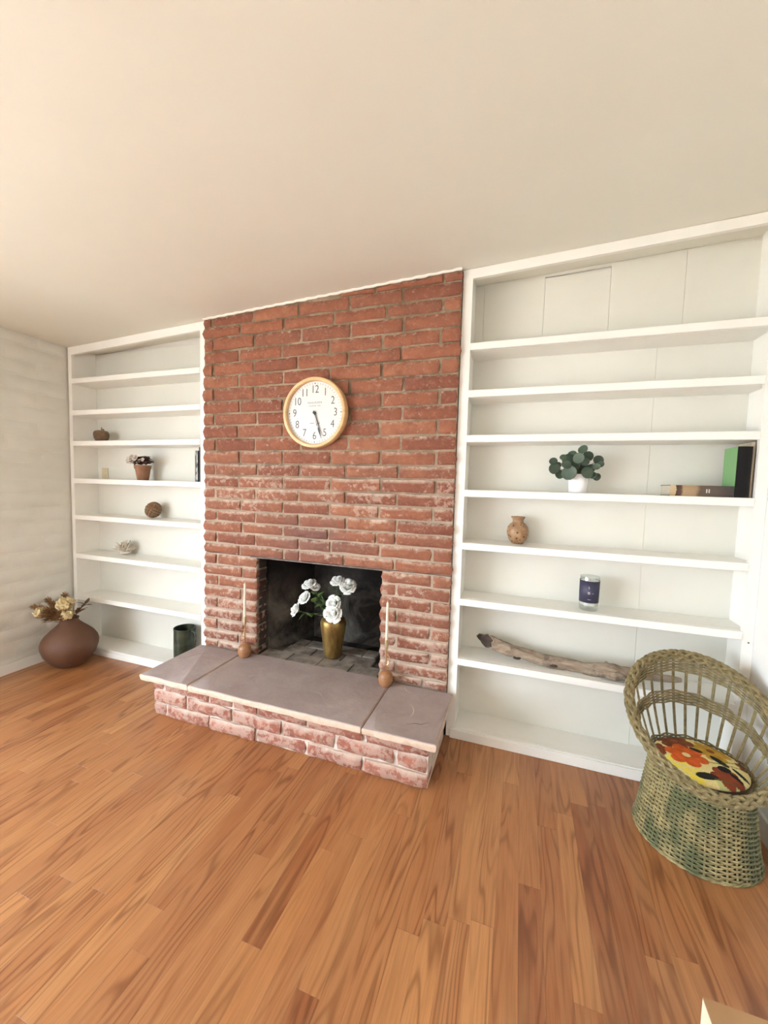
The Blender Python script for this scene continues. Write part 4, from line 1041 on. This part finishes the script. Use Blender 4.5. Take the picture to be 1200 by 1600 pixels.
# --- cushion with a printed flower pattern
cu = thing('seat_cushion', 'round cushion printed with orange and yellow flowers on the wicker chair', 'cushion', (KX, KY, SEATZ+.001))
CRD = .153; b = MB(); cols = []
def flower(x, y, cx_, cy_, r, n_, rot, k=.26):
    dx, dy = x-cx_, y-cy_; d = math.hypot(dx, dy); a = math.atan2(dy, dx)+rot
    return d < r*(1-k+k*abs(math.cos(n_*a/2))**.6*1.0), d
def ell(x, y, cx_, cy_, rx, ry, rot):
    c, s = math.cos(rot), math.sin(rot); dx, dy = x-cx_, y-cy_; u, v = (dx*c+dy*s)/rx, (-dx*s+dy*c)/ry
    return u*u+v*v < 1
def print_col(x, y):
    n_ = mnoise.noise(Vector((x*30, y*30, 4)))
    base = (.70,.60,.25) if n_ < .1 else (.76,.66,.33)
    if x < -.2 and y < -.1 and mnoise.noise(Vector((x*9, y*9, 1))) > -.1: base = (.80,.66,.09)
    if y < -.70 and x > .05: base = (.48,.52,.22)
    for (cx_, cy_, r, n2, rot, col, cen) in ((.38, .40, .44, 8, .3, (.52,.30,.035), (.20,.055,.012)), (-.38, .62, .45, 6, .2, (.185,.050,.016), (.25,.075,.02)),
        (-.92, .12, .28, 5, .0, (.21,.055,.020), None), (.34, -.62, .34, 5, .5, (.25,.048,.016), None), (.98, .05, .20, 5, .9, (.20,.05,.018), None), (-.30, -.02, .47, 6, .35, (.60,.105,.015), (.74,.60,.28))):
        h_, d = flower(x, y, cx_, cy_, r, n2, rot, .34)
        if h_:
            base = tuple(c*(.9+.35*mnoise.noise(Vector((x*7, y*7, cx_*9)))) for c in col)
            if cen and d < r*.20: base = cen
    for (cx_, cy_, rx, ry, rot) in ((.02,.30,.15,.075,-.5), (.42,-.02,.23,.09,-.95), (.40,-.32,.14,.12,.2), (.72,-.38,.22,.055,-1.1), (.56,-.55,.16,.06,-1.0), (-.10,-.72,.24,.11,.1)):
        if ell(x, y, cx_, cy_, rx, ry, rot): base = (.012,.012,.010)
    for (xa_, ya_, xb_, yb2_) in ((.1,-.15,.95,-.1), (.45,-.05,.95,.15), (.05,-.75,.5,-.8)):
        L2 = (xb_-xa_)**2+(yb2_-ya_)**2; q = ((x-xa_)*(xb_-xa_)+(y-ya_)*(yb2_-ya_))/L2
        if 0 < q < 1 and math.hypot(x-xa_-q*(xb_-xa_), y-ya_-q*(yb2_-ya_)) < .014: base = (.10,.11,.02)
    return base
NA, NRD = 190, 84; rings = []
prof = [(CRD*.985, .001), (CRD, .008)] + [(CRD*math.sin(PI/2*(1-i/NRD))**1.0 if False else CRD*(1-i/NRD)*.999+.0004, .012+.026*(1-(1-i/NRD)**2.2)**.6) for i in range(NRD+1)]
prof[2] = (CRD*1.004, .014)
ring_prof = [(CRD*.985, .001), (CRD*1.004, .009)] + [(CRD*(1-i/NRD)+.0004, .014+.022*(1-(1-i/NRD)**3.2)**.55) for i in range(NRD+1)]
for (r, z) in ring_prof:
    ring = []
    for i in range(NA):
        a = 2*PI*i/NA; ring.append((r*math.cos(a), r*math.sin(a), z)); cols.append(print_col(r/CRD*math.cos(a), r/CRD*math.sin(a)))
    rings.append(ring)
b.quadstrip(rings, True, True, True); b.col = cols
tp = NT('flower_print_cloth'); at = tp.new('Attribute'); at.attribute_name = 'print'; tp.bump(tp.noise(tp.obj(), 300, 2), .15, .001); MW['print'] = tp.done(at.outputs['Color'], .75, 0, .3)
part('cover', b, MW['print'], cu, True, False)
MW['piping'] = M('dark_piping', (.05,.022,.012), None, rough=.8)
b = MB(); b.tube([(CRD*1.0*math.cos(2*PI*i/80), CRD*1.0*math.sin(2*PI*i/80), .009) for i in range(80)], .0042, 7, closed=True); part('piping', b, MW['piping'], cu, True, False)

# ================================================================== BOX IN THE LOWER RIGHT CORNER
t = thing('cardboard_box', 'tan cardboard box cut off by the lower right corner of the picture', 'box', (2.68, -1.42, 0), rz=0)
MW['kraft'] = M('kraft_board', (.39,.225,.105), (.34,.19,.085), 5, .75, 0, .1, 60, obj=False); MW['kraft_lit'] = M('window_lit_kraft', (.72,.63,.46), (.66,.56,.40), 8, .7, obj=False)
x0, x1, y0, y1, zt = 2.420, 2.94, -1.62, -1.206, .35
b = MB()
b.box((x0, y0, 0), (x0+.004, y1, zt-.0045)); part('side', b, MW['kraft_lit'], t, False)  # window light on this side is painted in as a paler board colour
b = MB(); b.box((x1-.004, y0, 0), (x1, y1, zt-.0045)); part('side', b, MW['kraft'], t, False)
for y in (y0, y1-.004):
    b = MB(); b.box((x0+.0045, y, 0), (x1-.0045, y+.004, zt-.0045)); part('side', b, MW['kraft'], t, False)
b = MB(); b.box((x0+.0045, y0+.0045, .002), (x1-.0045, y1-.0045, .006)); part('bottom', b, MW['kraft'], t, False)
ym = (y0+y1)/2
for (a, c) in ((y0, ym-.001), (ym+.001, y1)):
    b = MB(); b.box((x0, a, zt-.004), (x1, c, zt)); part('flap', b, MW['kraft'], t, False)
